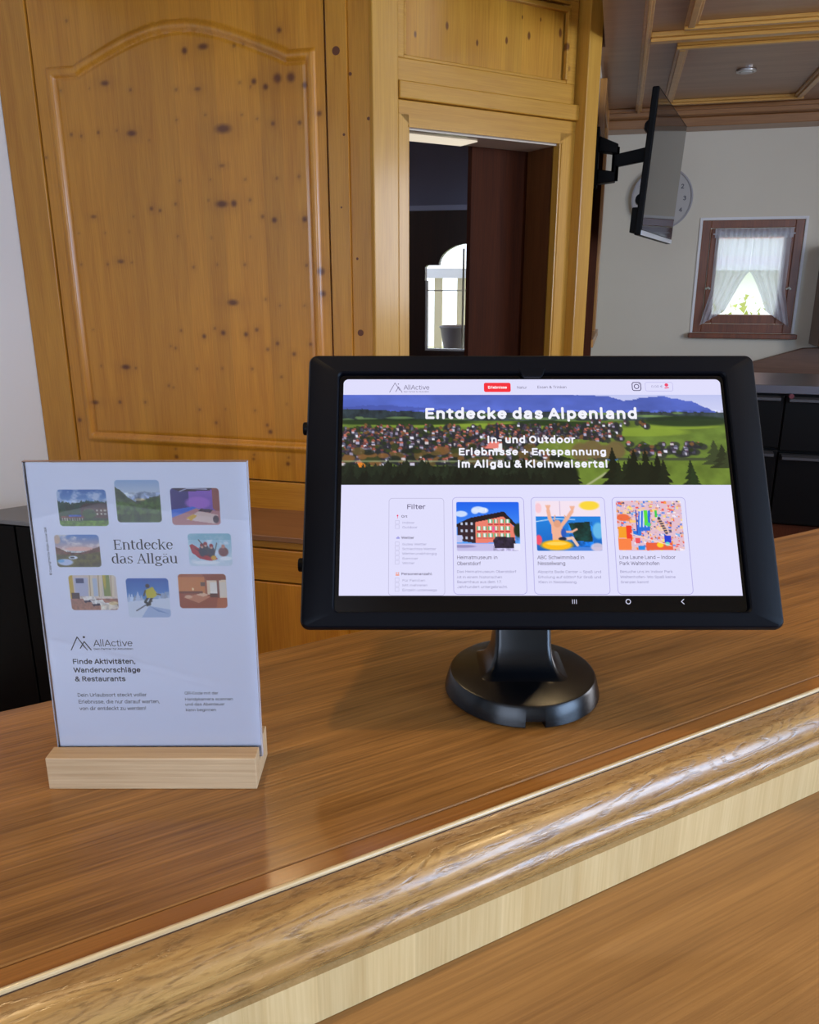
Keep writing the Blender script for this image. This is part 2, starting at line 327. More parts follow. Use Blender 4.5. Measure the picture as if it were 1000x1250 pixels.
# ------------------------------------------------------------------ built-in cupboard
cb = thing('built_in_cupboard', 'honey pine built-in cupboard with one large arched door panel on the left wall', 'cupboard', GR, (-1.89, 3.36, FL))
E1L, E1R, ZB, ZT = -2.57, -1.21, .493, 2.66
poly = [(-2.5, .645), (-2.5, 2.285), (-2.365, 2.285)]
for i in range(1, 40):
    t = i/40; x = -2.365+t*(2.365-1.372)
    s_ = .5-.5*math.cos(2*PI*t); z = 2.285+.142*(math.sin(PI*t)**.85*.75+.25*s_); poly.append((x, z))
poly += [(-1.372, 2.285), (-1.262, 2.285), (-1.262, .645)]
KN = [(-2.378,2.469,0.0099,0),(-2.657,2.397,0.0099,0),(-2.65,2.191,0.0099,0),(-2.734,2.002,0.0198,0),(-1.831,2.322,0.0198,0),(-1.745,2.332,0.0178,1),(-1.604,2.327,0.0119,0),(-1.565,2.328,0.0079,0),(-1.401,2.368,0.0158,0),(-1.16,2.278,0.0237,1),(-1.419,2.196,0.0277,0),(-1.36,2.196,0.0277,0),(-1.524,2.19,0.0178,0),(-1.473,2.167,0.0178,0),(-1.301,2.165,0.0178,0),(-1.54,2.171,0.0079,0),(-1.588,2.189,0.0079,0),(-1.783,2.175,0.0119,1),(-1.883,2.178,0.0099,0),(-2.102,2.188,0.0099,0),(-2.224,2.221,0.0158,1),(-2.302,2.205,0.0059,0),(-2.448,2.203,0.0079,0),(-1.755,2.075,0.0079,0),(-1.892,2.061,0.0079,0),(-1.586,2.067,0.0079,0),(-1.518,2.049,0.0079,0),(-1.448,2.028,0.0138,0),(-1.329,2.026,0.0138,0),(-1.24,2.056,0.0158,0),(-1.676,2.018,0.0277,1),(-2.419,2.025,0.0119,0),(-2.369,2.017,0.0099,0),(-2.281,2.028,0.0119,0),(-2.188,2.032,0.0079,0),(-2.115,2.018,0.0178,1),(-2.033,1.986,0.0059,0),(-1.692,1.874,0.0099,1),(-2.561,1.935,0.0099,0),(-1.899,1.82,0.0079,0),(-1.752,1.82,0.0059,0),(-1.587,1.816,0.0079,0),(-1.441,1.816,0.0099,0),(-1.341,1.82,0.0099,0),(-1.767,1.736,0.0079,0),(-1.704,1.72,0.0217,1),(-1.647,1.721,0.0217,0),(-1.57,1.733,0.0099,0),(-2.05,1.708,0.0138,0),(-2.008,1.699,0.0119,0),(-1.929,1.725,0.0099,0),(-1.515,1.665,0.0119,0),(-1.461,1.65,0.0178,0),(-1.321,1.651,0.0178,0),(-2.712,1.728,0.0079,0),(-2.35,1.68,0.0119,1),(-2.143,1.677,0.0079,0),(-2.437,1.609,0.0059,0),(-2.299,1.61,0.0059,0),(-2.171,1.612,0.0059,0),(-1.93,1.59,0.0079,0),(-1.765,1.581,0.0059,0),(-1.576,1.582,0.0059,0),(-2.604,1.422,0.0119,0),(-2.443,1.471,0.0079,0),(-2.302,1.472,0.0099,0),(-2.232,1.484,0.0138,1),(-2.175,1.479,0.0079,0),(-1.863,1.458,0.0099,0),(-1.745,1.468,0.0079,0),(-1.611,1.467,0.0099,0),(-1.32,1.463,0.0099,0),(-1.252,1.438,0.0237,0),(-1.247,1.345,0.0198,0),(-2.723,1.442,0.0059,0),(-1.68,1.305,0.0198,1),(-1.52,1.32,0.0079,0),(-1.453,1.293,0.0079,0),(-1.337,1.294,0.0079,0),(-2.657,1.183,0.0099,0),(-2.418,1.175,0.0059,0),(-1.951,1.178,0.0099,0),(-1.835,1.154,0.0158,0),(-1.778,1.19,0.0099,0),(-1.738,1.171,0.0178,0),(-1.625,1.166,0.0158,0),(-1.571,1.187,0.0138,0),(-1.473,1.128,0.0138,0),(-1.522,1.101,0.0119,0),(-1.314,1.128,0.0119,0),(-2.011,1.106,0.0079,0),(-1.987,1.097,0.0099,0),(-1.395,1.083,0.0138,0),(-2.261,1.003,0.0178,1),(-2.208,1.0,0.0099,0),(-2.396,1.005,0.0079,0),(-2.574,0.991,0.0079,0),(-1.883,1.005,0.0099,0),(-1.754,1.01,0.0079,0),(-1.603,1.012,0.0099,0),(-1.461,0.979,0.0099,0),(-2.039,0.921,0.0099,0),(-2.015,0.913,0.0079,0),(-2.452,0.827,0.0158,1),(-2.313,0.833,0.0138,0),(-2.174,0.838,0.0099,0),(-1.887,0.813,0.0099,0),(-1.753,0.82,0.0059,0),(-1.601,0.82,0.0079,0),(-1.44,0.856,0.0059,0),(-2.641,0.803,0.0079,0),(-2.549,0.736,0.0158,0),(-1.805,0.754,0.0119,0),(-1.543,0.754,0.0119,0),(-1.529,0.723,0.0158,0),(-2.047,0.665,0.0059,0),(-2.03,0.617,0.0099,0),(-2.029,0.578,0.0158,0),(-1.617,0.61,0.0099,0),(-1.621,0.589,0.0119,0),(-1.442,0.606,0.0099,0),(-1.447,0.576,0.0158,0),(-1.081,1.181,0.0198,0),(-1.032,2.029,0.0099,0),(-1.106,2.195,0.0099,0),(-1.134,1.972,0.0079,0),(-1.152,1.694,0.0059,0),(-1.09,1.489,0.0079,0)]
def door_leaf():
    st = .0062; xs = np.arange(E1L, E1R+st/2, st); zs = np.arange(ZB, ZT+st/2, st); X, Z = np.meshgrid(xs, zs)
    d = np.full(X.shape, 9.); inside = np.zeros(X.shape, bool); n = len(poly)
    for i in range(n):
        (xa, za), (xb, zb) = poly[i], poly[(i+1) % n]; dx, dz = xb-xa, zb-za
        t = np.clip(((X-xa)*dx+(Z-za)*dz)/(dx*dx+dz*dz), 0, 1); d = np.minimum(d, np.hypot(X-xa-t*dx, Z-za-t*dz))
        c = ((za > Z) != (zb > Z)) & (X < dx*(Z-za)/(dz if dz else 1e-9)+xa); inside ^= c
    s = np.where(inside, -d, d)                                  # positive outside
    bead = np.clip(1-((s+.008)/.019)**2, 0, 1)**.7
    h = np.where(s < -.02, -.003, 0.0)+.011*bead - .004*np.clip(1-((s+.034)/.008)**2, 0, 1)
    Y = 3.345-h; kn = np.zeros(X.shape)
    for kx, kz, r, w in KN:
        if kx > E1R: continue
        rx = r*(1.7 if w else .85); rz = r*.85; q = np.hypot((X-kx)/rx, (Z-kz)/rz)
        kn = np.maximum(kn, np.clip(1.5-q*1.25, 0, 1)*min(1, .35+r*38)); kn = np.maximum(kn, .22*np.clip(1-q/3.2, 0, 1))
    nz, nx = X.shape; m = MB()
    m.v = list(zip(X.ravel(), Y.ravel(), Z.ravel()))
    I = np.arange(nz*nx).reshape(nz, nx)
    m.f = np.stack([I[:-1, :-1].ravel(), I[:-1, 1:].ravel(), I[1:, 1:].ravel(), I[1:, :-1].ravel()], 1).tolist()
    # rim back to the carcass so that the leaf has its thickness
    rim = list(I[0, :])+list(I[1:, -1])+list(I[-1, -2::-1])+list(I[-2:0:-1, 0]); n0 = len(m.v)
    m.v += [(m.v[i][0], 3.375, m.v[i][2]) for i in rim]; L = len(rim)
    m.f += [(int(rim[i]), n0+i, n0+(i+1) % L, int(rim[(i+1) % L])) for i in range(L)]
    o = build(m, 'door_leaf', cup_v, GR, cb, smooth=40)
    a = o.data.attributes.new('knot', 'FLOAT', 'POINT'); a.data.foreach_set('value', list(kn.ravel())+[0.]*L)
door_leaf()
build(MB().box(-2.754, -2.576, 3.335, 3.38, FL, 2.74), 'side_stile', cup_s, GR, cb, bevel=.003)
build(MB().box(-1.204, -1.115, 3.34, 3.38, FL, 2.74), 'side_stile', cup_s, GR, cb, bevel=.003)
build(MB().box(-1.115, -1.022, 3.352, 3.38, FL, 2.74), 'corner_board', cup_s, GR, cb, bevel=.003)
build(MB().box(-2.576, -1.204, 3.335, 3.38, ZT+.008, 2.74), 'top_rail', cup_h, GR, cb, bevel=.003)
build(MB().box(-2.576, -1.204, 3.34, 3.38, .34, ZB-.008), 'bottom_rail', cup_h, GR, cb, bevel=.003)
build(MB().box(-2.05, -1.03, 2.95, 3.345, .325, .352), 'shelf_board', cup_dk, GR, cb, bevel=.004)
build(MB().box(-2.04, -1.035, 2.99, 3.34, FL, .325), 'lower_cabinet', cup_s, GR, cb)
build(MB().box(-2.04, -1.035, 2.965, 2.99, .292, .325), 'lower_rail', cup_h, GR, cb, bevel=.003)
dw = build(MB().box(-2.035, -1.04, 2.965, 2.99, .138, .284), 'drawer', cup_h, GR, cb, bevel=.003)
build(MB().box(-1.17, -1.11, 2.945, 2.966, .2, .222), 'handle', steel, GR, dw, bevel=.003)
for a, b in ((-2.035, -1.545), (-1.535, -1.04)):
    d = build(MB().box(a, b, 2.965, 2.99, FL+.06, .13), 'door', cup_v, GR, cb, bevel=.003)
# knots on the strip right of the leaf: small inset plugs of dark wood
knm = plain('dark pine knot', rgb(96, 48, 16), .5)
for kx, kz, r, w in KN:
    if kx > E1R: build(MB().lathe([(r*.7, -.0006), (r*.7, .004)], (kx, 3.34 if kx < -1.115 else 3.352, kz), 14, 'y'), 'knot', knm, GR, cb)

# ------------------------------------------------------------------ far window, curtain, outdoors
wn = struct(MB().box(WX0+.0, WX0+.055, 6.0, 6.12, WZ0, WZ1).box(WX1-.055, WX1, 6.0, 6.12, WZ0, WZ1).box(WX0+.055, WX1-.055, 6.0, 6.12, WZ1-.05, WZ1).box(WX0+.055, WX1-.055, 6.0, 6.12, WZ0, WZ0+.06), 'window_1', win_wood, bevel=.003)
X0, X1, Z0, Z1 = WX0+.058, WX1-.058, WZ0+.063, WZ1-.053
struct(MB().box(X0, X0+.055, 5.985, 6.05, Z0, Z1).box(X1-.055, X1, 5.985, 6.05, Z0, Z1).box(X0+.055, X1-.055, 5.985, 6.05, Z1-.05, Z1).box(X0+.055, X1-.055, 5.985, 6.05, Z0, Z0+.06), 'window_sash', win_wood, GR, wn, bevel=.004)
struct(MB().box(X0+.05, X1-.05, 6.02, 6.025, Z0+.055, Z1-.045), 'glass_pane', gl, GR, wn)
struct(MB().box(WX0-.03, WX1+.03, 5.93, 6.0, WZ0-.035, WZ0-.002), 'window_sill', win_wood, GR, wn, bevel=.004)
rimw = plain('white plaster edge', rgb(238, 240, 244), .8)
struct(MB().box(WX0-.018, WX0-.002, 5.99, 6.0, WZ0, WZ1+.018).box(WX1+.002, WX1+.018, 5.99, 6.0, WZ0, WZ1+.018).box(WX0-.002, WX1+.002, 5.99, 6.0, WZ1+.002, WZ1+.018), 'plaster_edge', rimw, GR, wn)
def cloth(name, left):
    m, nt, bs = newmat(name); nt.nodes.remove(bs); out = nt.nodes['Material Output']
    t = mnode(nt, 'ShaderNodeBsdfTransparent'); a = mnode(nt, 'ShaderNodeBsdfTranslucent'); d = mnode(nt, 'ShaderNodeBsdfDiffuse')
    for x in (a, d): x.inputs[0].default_value = (.86, .9, 1, 1)
    m1 = mnode(nt, 'ShaderNodeMixShader'); m1.inputs[0].default_value = .5; nt.links.new(a.outputs[0], m1.inputs[1]); nt.links.new(d.outputs[0], m1.inputs[2])
    m2 = mnode(nt, 'ShaderNodeMixShader'); m2.inputs[0].default_value = .72; nt.links.new(t.outputs[0], m2.inputs[1]); nt.links.new(m1.outputs[0], m2.inputs[2])
    nt.links.new(m2.outputs[0], out.inputs[0]); return m
voile = cloth('white voile', 1)
ct = thing('curtain', 'white sheer curtain gathered in two halves across the small far window', 'curtain', GR, (.84, 5.95, 1.1))
def half(side):
    cx = .845; m = MB(); nu, nv = 40, 34
    for j in range(nv+1):
        v = j/nv                                            # 0 top, 1 bottom
        zt = 1.715
        # outer edge hangs straight, pulled in at the tie (v~.62), flares below; inner edge sweeps outwards
        ox = .235-.0*v+ (.05*max(0, (v-.62)/.38) if v > .62 else 0)
        ix = .0 if v < .5 else ((v-.5)/.5)**.8*.13
        for i in range(nu+1):
            u = i/nu; x = ox+(ix-ox)*u
            zb = 1.10+ (.10*u if v > .62 else .10*u)
            z = zt+(zb-zt)*v
            y = 5.955+.010*math.sin(u*26+side)+.004*math.sin(u*57+v*5)
            m.v.append((cx-side*x if True else 0, y, z))
    for j in range(nv):
        for i in range(nu): a = j*(nu+1)+i; m.f.append((a, a+1, a+nu+2, a+nu+1))
    return m
for s in (1, -1): build(half(s), 'curtain_panel', voile, GR, ct, smooth=180)
m = MB(); nu = 90
for j in range(5):
    for i in range(nu+1): u = i/nu; m.v.append((.60+.49*u, 5.948+.007*math.sin(u*90)*(1-.5*(j == 1)), 1.735-.015*j))
for j in range(4):
    for i in range(nu): a = j*(nu+1)+i; m.f.append((a, a+1, a+nu+2, a+nu+1))
build(m, 'ruffle', voile, GR, ct, smooth=180)
build(MB().tube([(.59, 5.955, 1.70), (1.10, 5.955, 1.70)], .005), 'curtain_rod', plain('white rod', rgb(200, 200, 205), .4), GR, ct)
for x in (.588, 1.10): build(MB().tube([(x-.012, 5.95, 1.345), (x, 5.935, 1.355), (x+.012, 5.95, 1.345)], .007, 8), 'tie_knot', plain('pale tie', rgb(205, 210, 200), .8), GR, ct, smooth=60)
# outside
grass = plain('grass', rgb(176, 182, 130), .9, nz=.5, nscale=30, var=.3)
struct(MB().box(-9, 14, 6.4, 24, FL-.2, FL-.1), 'ground', grass)
hw = wood('house front boards', rgb(226, 168, 140), rgb(205, 140, 112), 'z', plank=.2)
hs = thing('house', 'pale timber house with a white balcony seen through the sheer curtain', 'house', GR, (1.5, 14, FL-.1))
build(MB().box(-.5, 5.0, 14, 19, 1.9, 5.5), 'timber_gable', hw, GR, hs)
build(MB().box(-.5, 5.0, 14, 19, FL-.1, 1.9), 'wall', plain('white render', rgb(240, 240, 245), .9), GR, hs)
build(MB().box(.6, 3.6, 13.3, 14, 1.55, 1.62).box(.6, 3.6, 13.3, 13.34, 1.75, 2.0), 'balcony', plain('white balcony paint', rgb(240, 242, 250), .6), GR, hs)
build(MB().box(1.1, 1.5, 13.96, 14.0, 2.2, 3.4), 'window', plain('yellow curtain window', rgb(240, 215, 130), .5), GR, hs)
def bush(cx, cy, z0, w, h, mat, name, label, n=1400):
    m = MB(); r = random.Random(int(cx*100)+5)
    for _ in range(n):
        a, b, c = r.uniform(-1, 1), r.uniform(-1, 1), r.uniform(0, 1)
        if a*a+b*b > 1-.5*c: continue
        x, y, z = cx+a*w, cy+b*w*.6, z0+c*h; q = [Vector((r.uniform(-1, 1), r.uniform(-1, 1), r.uniform(-1, 1)))*.05 for _ in range(3)]
        m.add([Vector((x, y, z))+k for k in q], [(0, 1, 2)])
    m.flat = True; return build(m, name, mat, GR, label=label, cat='shrub')
bush(1.6, 9.5, FL-.1, .8, 1.75, plain('hedge leaves', rgb(170, 175, 90), .7), 'garden_shrub', 'leafy green shrub outside, below the sheer curtain')
# veranda outside the arched door glass
rl = thing('veranda_railing', 'cream wooden veranda railing seen through the arched door glass', 'railing', GR, (-1.2, 6.9, FL))
cream = plain('cream painted wood', rgb(226, 214, 176), .6)
build(MB().box(-2.4, .1, 6.88, 6.94, 1.42, 1.5), 'handrail', plain('white handrail', rgb(245, 245, 245), .6), GR, rl)
for i in range(12): x = -2.35+i*.2; build(MB().box(x, x+.07, 6.9, 6.925, FL-.1, 1.42), 'baluster', cream, GR, rl)
build(MB().box(-2.4, .1, 6.88, 6.94, FL-.1, .6), 'base_board', cream, GR, rl)
tb = MB().lathe([(.08, 0), (.115, .2), (.125, .21), (.12, .22)], (-1.30, 6.55, .82), 24)
pt = thing('plant_pot', 'dark rounded plant pot behind the arched door glass', 'plant pot', GR, (-1.30, 6.55, .82))
build(tb, 'pot', plain('dark clay', rgb(90, 84, 88), .6), GR, pt, smooth=40)
build(MB().lathe([(.11, .215), (.1, .225)], (-1.30, 6.55, .82), 24), 'soil', plain('soil', rgb(70, 50, 40), .9), GR, pt)
build(MB().box(-1.6, -1.0, 6.4, 6.7, .79, .82).box(-1.58, -1.52, 6.42, 6.48, FL-.1, .79).box(-1.08, -1.02, 6.42, 6.48, FL-.1, .79).box(-1.58, -1.52, 6.62, 6.68, FL-.1, .79).box(-1.08, -1.02, 6.62, 6.68, FL-.1, .79), 'veranda_table', cream, GR, label='cream veranda table under the dark plant pot', cat='table')

# ------------------------------------------------------------------ clock, television, bracket, casing on the television wall
ck = thing('wall_clock', 'round pale wall clock on the far wall, half hidden by the television', 'clock', GR, (.237, 5.99, 1.733))
build(MB().lathe([(.196, -.001), (.196, -.036)], (.237, 6.0, 1.933), 64, 'y'), 'clock_face', plain('clock face', rgb(190, 188, 186), .6), GR, ck, smooth=35)
m = MB()
for r0, r1 in ((.19, .2),):
    n = 64; pr = [(r0, -.036), (r1, -.036), (r1, -.044), (r0, -.044)]; vs = []
    for i in range(n):
        a = 2*PI*i/n; vs += [(.237+r*math.cos(a), 6.0+h, 1.933+r*math.sin(a)) for r, h in pr]
    m.add(vs, [(4*i+k, 4*i+(k+1) % 4, 4*((i+1) % n)+(k+1) % 4, 4*((i+1) % n)+k) for i in range(n) for k in range(4)])
build(m, 'clock_rim', plain('clock rim', rgb(168, 166, 172), .35), GR, ck, smooth=35)
ckb = plain('clock black', rgb(84, 84, 96), .5)
# ------------------------------------------------------------------ plain sans letters drawn with a round nib
def hull(P):
    P = sorted(set((round(x, 5), round(y, 5)) for x, y in P)); lo = []; up = []
    for L, Q in ((lo, P), (up, P[::-1])):
        for p in Q:
            while len(L) > 1 and (L[-1][0]-L[-2][0])*(p[1]-L[-2][1])-(L[-1][1]-L[-2][1])*(p[0]-L[-2][0]) <= 0: L.pop()
            L.append(p)
    return lo[:-1]+up[:-1]
def ell_(cx, cy, rx, ry, a0, a1, n=None):
    n = n or max(3, int(abs(a1-a0)/24)); return [(cx+rx*math.cos(math.radians(a0+(a1-a0)*i/n)), cy+ry*math.sin(math.radians(a0+(a1-a0)*i/n))) for i in range(n+1)]
O_ = lambda cx=.26, rx=.19, a0=0, a1=360: ell_(cx, .265, rx, .255, a0, a1)
V_ = lambda x, a=0, b=.52: [(x, a), (x, b)]
DOT = lambda x, y: [(x-.012, y), (x+.012, y)]
SS = {
 'a': ([ell_(.24, .36, .16, .16, 150, 0)+[(.40, 0)], [(.40, .30), (.22, .29)]+ell_(.22, .15, .15, .145, 90, 270)+[(.30, .02), (.40, .12)]], .51),
 'b': ([V_(.08, 0, .78), O_(.26)], .53), 'c': ([O_(.26, .19, 45, 315)], .48), 'd': ([V_(.44, 0, .78), O_(.26)], .53),
 'e': ([[(.07, .28), (.44, .28)]+O_(.255, .187, 5, 318)], .50), 'f': ([[(.13, 0), (.13, .60)]+ell_(.24, .60, .11, .13, 180, 80), [(.02, .51), (.28, .51)]], .31),
 'g': ([V_(.44, -.05, .52), O_(.26), ell_(.26, -.05, .18, .15, 0, -150)], .53), 'h': ([V_(.08, 0, .78), ell_(.25, .34, .17, .18, 165, 0)+[(.42, 0)]], .52),
 'i': ([V_(.08), [(.08, .70), (.08, .71)]], .22), 'j': ([[(.08, .52), (.08, -.1), (.0, -.18)], [(.08, .70), (.08, .71)]], .22),
 'k': ([V_(.08, 0, .78), [(.38, .52), (.09, .20)], [(.18, .30), (.40, 0)]], .47), 'l': ([V_(.08, 0, .78)], .21),
 'm': ([V_(.08), ell_(.22, .36, .14, .16, 165, 0)+[(.36, 0)], ell_(.50, .36, .14, .16, 165, 0)+[(.64, 0)]], .78),
 'n': ([V_(.08), ell_(.25, .34, .17, .18, 165, 0)+[(.42, 0)]], .52), 'o': ([O_(.27, .2)], .54), 'p': ([V_(.08, -.2, .52), O_(.26)], .53),
 'q': ([V_(.44, -.2, .52), O_(.26)], .53), 'r': ([V_(.08), ell_(.24, .35, .16, .17, 175, 75)], .33),
 's': ([ell_(.23, .39, .15, .13, 20, 200, 8)+[(.24, .265)]+ell_(.23, .135, .16, .135, 60, -160, 9)], .46), 't': ([[(.14, .66), (.14, .14)]+ell_(.23, .12, .09, .12, 180, 290, 4), [(.02, .51), (.28, .51)]], .33),
 'u': ([[(.08, .52), (.08, .18)]+ell_(.245, .18, .165, .18, 180, 345), V_(.42)], .52), 'v': ([[(.03, .52), (.22, 0), (.41, .52)]], .45),
 'w': ([[(.03, .52), (.18, 0), (.33, .50), (.48, 0), (.63, .52)]], .68), 'x': ([[(.03, .52), (.40, 0)], [(.40, .52), (.03, 0)]], .44), 'y': ([[(.03, .52), (.22, 0)], [(.41, .52), (.19, -.12), (.06, -.19)]], .45),
 'z': ([[(.05, .51), (.39, .51), (.05, .01), (.41, .01)]], .46),
 'A': ([[(.03, 0), (.29, .72), (.55, 0)], [(.12, .22), (.46, .22)]], .59), 'B': ([[(.09, .37), (.09, .71), (.28, .71)]+ell_(.28, .54, .17, .17, 90, -90)+[(.09, .37), (.09, .01), (.3, .01)]+ell_(.3, .19, .19, .18, -90, 90)], .56),
 'C': ([ell_(.32, .36, .24, .355, 42, 318)], .60), 'D': ([[(.09, .01), (.09, .71), (.25, .71)]+ell_(.25, .36, .27, .35, 90, -90)+[(.09, .01)]], .60), 'E': ([[(.47, .01), (.09, .01), (.09, .71), (.46, .71)], [(.09, .37), (.42, .37)]], .52),
 'F': ([[(.09, 0), (.09, .71), (.46, .71)], [(.09, .36), (.41, .36)]], .50), 'G': ([ell_(.32, .36, .24, .355, 45, 335)+[(.55, .34), (.34, .34)]], .63), 'H': ([V_(.09, 0, .72), V_(.55, 0, .72), [(.09, .37), (.55, .37)]], .64),
 'I': ([V_(.1, 0, .72)], .24), 'J': ([[(.38, .72), (.38, .2)]+ell_(.22, .2, .16, .2, 0, -170)], .50), 'K': ([V_(.09, 0, .72), [(.52, .72), (.10, .26)], [(.22, .40), (.55, 0)]], .58), 'L': ([[(.09, .72), (.09, .01), (.46, .01)]], .49),
 'M': ([[(.09, 0), (.09, .72), (.40, .04), (.71, .72), (.71, 0)]], .80), 'N': ([[(.09, 0), (.09, .72), (.55, 0), (.55, .72)]], .64), 'O': ([ell_(.33, .36, .26, .355, 0, 360)], .66), 'P': ([[(.09, 0), (.09, .71), (.3, .71)]+ell_(.3, .52, .2, .19, 90, -90)+[(.09, .33)]], .57),
 'Q': ([ell_(.33, .36, .26, .355, 0, 360), [(.4, .15), (.58, -.06)]], .67), 'R': ([[(.09, 0), (.09, .71), (.3, .71)]+ell_(.3, .53, .19, .18, 90, -90)+[(.09, .35)], [(.3, .35), (.5, 0)]], .58),
 'S': ([ell_(.28, .53, .20, .18, 15, 205, 8)+[(.28, .365)]+ell_(.28, .185, .21, .18, 60, -165, 9)], .56), 'T': ([V_(.28, 0, .71), [(.03, .71), (.53, .71)]], .56), 'U': ([[(.09, .72), (.09, .24)]+ell_(.31, .24, .22, .235, 180, 360)+[(.53, .72)]], .62),
 'V': ([[(.03, .72), (.29, 0), (.55, .72)]], .58), 'W': ([[(.03, .72), (.22, 0), (.42, .68), (.62, 0), (.81, .72)]], .84), 'Z': ([[(.06, .71), (.5, .71), (.06, .01), (.52, .01)]], .57),
 '0': ([ell_(.26, .36, .18, .355, 0, 360)], .53), '1': ([[(.1, .58), (.28, .70), (.28, 0)]], .53), '2': ([ell_(.25, .52, .17, .19, 160, -20)+[(.07, .01), (.46, .01)]], .53), '3': ([ell_(.24, .54, .17, .17, 150, -90)+ell_(.24, .19, .19, .18, 90, -150)], .53),
 '4': ([[(.36, 0), (.36, .71), (.05, .22), (.48, .22)]], .53), '5': ([[(.43, .71), (.13, .71), (.1, .38)]+ell_(.25, .23, .18, .22, 120, -150)], .53), '6': ([ell_(.26, .22, .18, .215, 0, 360), ell_(.36, .26, .28, .45, 180, 100)], .53),
 '7': ([[(.05, .71), (.46, .71), (.18, 0)]], .53), '8': ([ell_(.26, .54, .16, .17, 0, 360), ell_(.26, .19, .18, .18, 0, 360)], .53), '9': ([ell_(.26, .49, .18, .215, 0, 360), ell_(.16, .45, .28, .45, 0, -80)], .53),
 '.': ([DOT(.08, .03)], .22), ',': ([[(.09, .05), (.05, -.1)]], .2), '-': ([[(.04, .27), (.24, .27)]], .28), '–': ([[(.04, .27), (.5, .27)]], .55), '+': ([[(.05, .33), (.49, .33)], [(.27, .1), (.27, .56)]], .54), '!': ([[(.09, .22), (.09, .72)], DOT(.09, .03)], .24), ':': ([DOT(.08, .03), DOT(.08, .48)], .22),
 '&': ([[(.55, .0), (.18, .46)]+ell_(.27, .57, .12, .14, 200, 0, 8)+[(.32, .43), (.17, .34)]+ell_(.24, .18, .18, .175, 130, 330, 8)+[(.5, .34)]], .60), '€': ([ell_(.33, .36, .2, .35, 50, 310), [(.03, .43), (.4, .43)], [(.03, .29), (.4, .29)]], .53),
 'ß': ([[(.08, 0), (.08, .56)]+ell_(.24, .58, .15, .16, 180, -60, 8)+[(.28, .38)]+ell_(.28, .18, .17, .18, 80, -130, 7)], .54), '²': ([[(.03, .62), (.1, .70), (.19, .68), (.2, .6), (.03, .40), (.23, .40)]], .3),
 '©': ([ell_(.33, .36, .3, .34, 0, 360), ell_(.33, .36, .14, .17, 50, 310)], .68),
}
for k_, b_ in (('ä', 'a'), ('ü', 'u'), ('ö', 'o')): SS[k_] = (SS[b_][0]+[DOT(.15, .68), DOT(.35, .68)], SS[b_][1])
def text(m, body, x0, y0, w, cap, z, bold=0.0, res=3, rot=0, f=None, track=0):
    """lay lettering with its baseline at (x0, y0), w wide and cap high; bold widens the nib"""
    m.flat = True; nib = .042+bold*.9; k = 8 if cap > 1.9 else 6
    tw = sum(.24 if c == ' ' else SS[c][1]+bold*1.2+track for c in body)-.06; sx = w/tw; sy = (cap-2*nib*min(sx, cap/.72)*.0)/.72; x = 0; hx = nib*min(sx, sy*1.15); hy = nib*sy
    c_, s_ = math.cos(rot), math.sin(rot)
    for ch in body:
        if ch == ' ': x += .24; continue
        st, adv = SS[ch]
        for pl in st:
            P = [(x0+(x+px)*sx, y0+hy+py*(sy-2*hy/.72)) for px, py in pl]
            for (xa, ya), (xb, yb) in zip(P, P[1:]):
                h = hull([(X+hx*math.cos(2*PI*(i+.5)/k), Y+hy*math.sin(2*PI*(i+.5)/k)) for X, Y in ((xa, ya), (xb, yb)) for i in range(k)])
                h = [(x0+(X-x0)*c_-(Y-y0)*s_, y0+(X-x0)*s_+(Y-y0)*c_, z) for X, Y in h]
                m.add([f(*p) for p in h] if f else h, [tuple(range(len(h)))])
        x += adv+bold*1.2+track
    return m

fy = lambda yy: (lambda x, y, z: (x, yy, y))
# clock numerals and hands
for h in range(1, 13):
    m = MB(); a = PI/2-2*PI*h/12; text(m, str(h), .237+.148*math.cos(a)-.012*len(str(h)), 1.933+.148*math.sin(a)-.014, .02*len(str(h)), .03, 0, .02, 2, 0, fy(5.9625)); build(m, 'numeral', ckb, GR, ck)
build(MB().box(.233, .241, 5.955, 5.958, 1.933, 2.05).box(.15, .237, 5.957, 5.96, 1.93, 1.937).lathe([(.01, -.045), (.01, -.035)], (.237, 6.0, 1.933), 16, 'y'), 'clock_hands', ckb, GR, ck)
# television, near edge at a, far edge at b, leaning forward
Z0, Z1 = 1.605, 2.232; a_ = Vector((.078, 4.05, 0)); b_ = Vector((.273, 5.09, 0)); ln = .032
tv = thing('television', 'flat black television seen almost edge-on, hanging on a swivel arm near the ceiling', 'television', GR, (.17, 4.57, Z0))
d_ = (b_-a_); d_.normalize(); n_ = Vector((d_.y, -d_.x, 0))           # towards the screen side
def tvp(u, z, dep): # u along, z 0..1, dep behind the screen
    L = (b_-a_).length; p = a_+d_*(u*L)+n_*(ln*z)-n_*dep; return (p.x, p.y, Z0+(Z1-Z0)*z)
def tvbox(u0, u1, z0, z1, d0, d1): return MB().add([tvp(u, z, d) for z in (z0, z1) for d in (d0, d1) for u in (u0, u1)], [(0, 2, 3, 1), (4, 5, 7, 6), (0, 1, 5, 4), (2, 6, 7, 3), (0, 4, 6, 2), (1, 3, 7, 5)])
build(tvbox(0, 1, 0, 1, .0, .03), 'casing', black_pl, GR, tv, bevel=.004)
build(tvbox(.012, .988, .04, .985, -.0015, .0), 'screen', plain('television screen glass', rgb(20, 20, 22), .07), GR, tv)
build(tvbox(.0, 1, .0, .035, -.004, .0), 'lower_bezel', plain('television silver bezel', rgb(205, 208, 216), .3, metal=.3), GR, tv, bevel=.001)
build(tvbox(.03, .9, .02, .2, .03, .06), 'lower_housing', black_pl, GR, tv, bevel=.004)
build(tvbox(.2, .8, .3, .88, .03, .05), 'rear_housing', black_pl, GR, tv, bevel=.006)
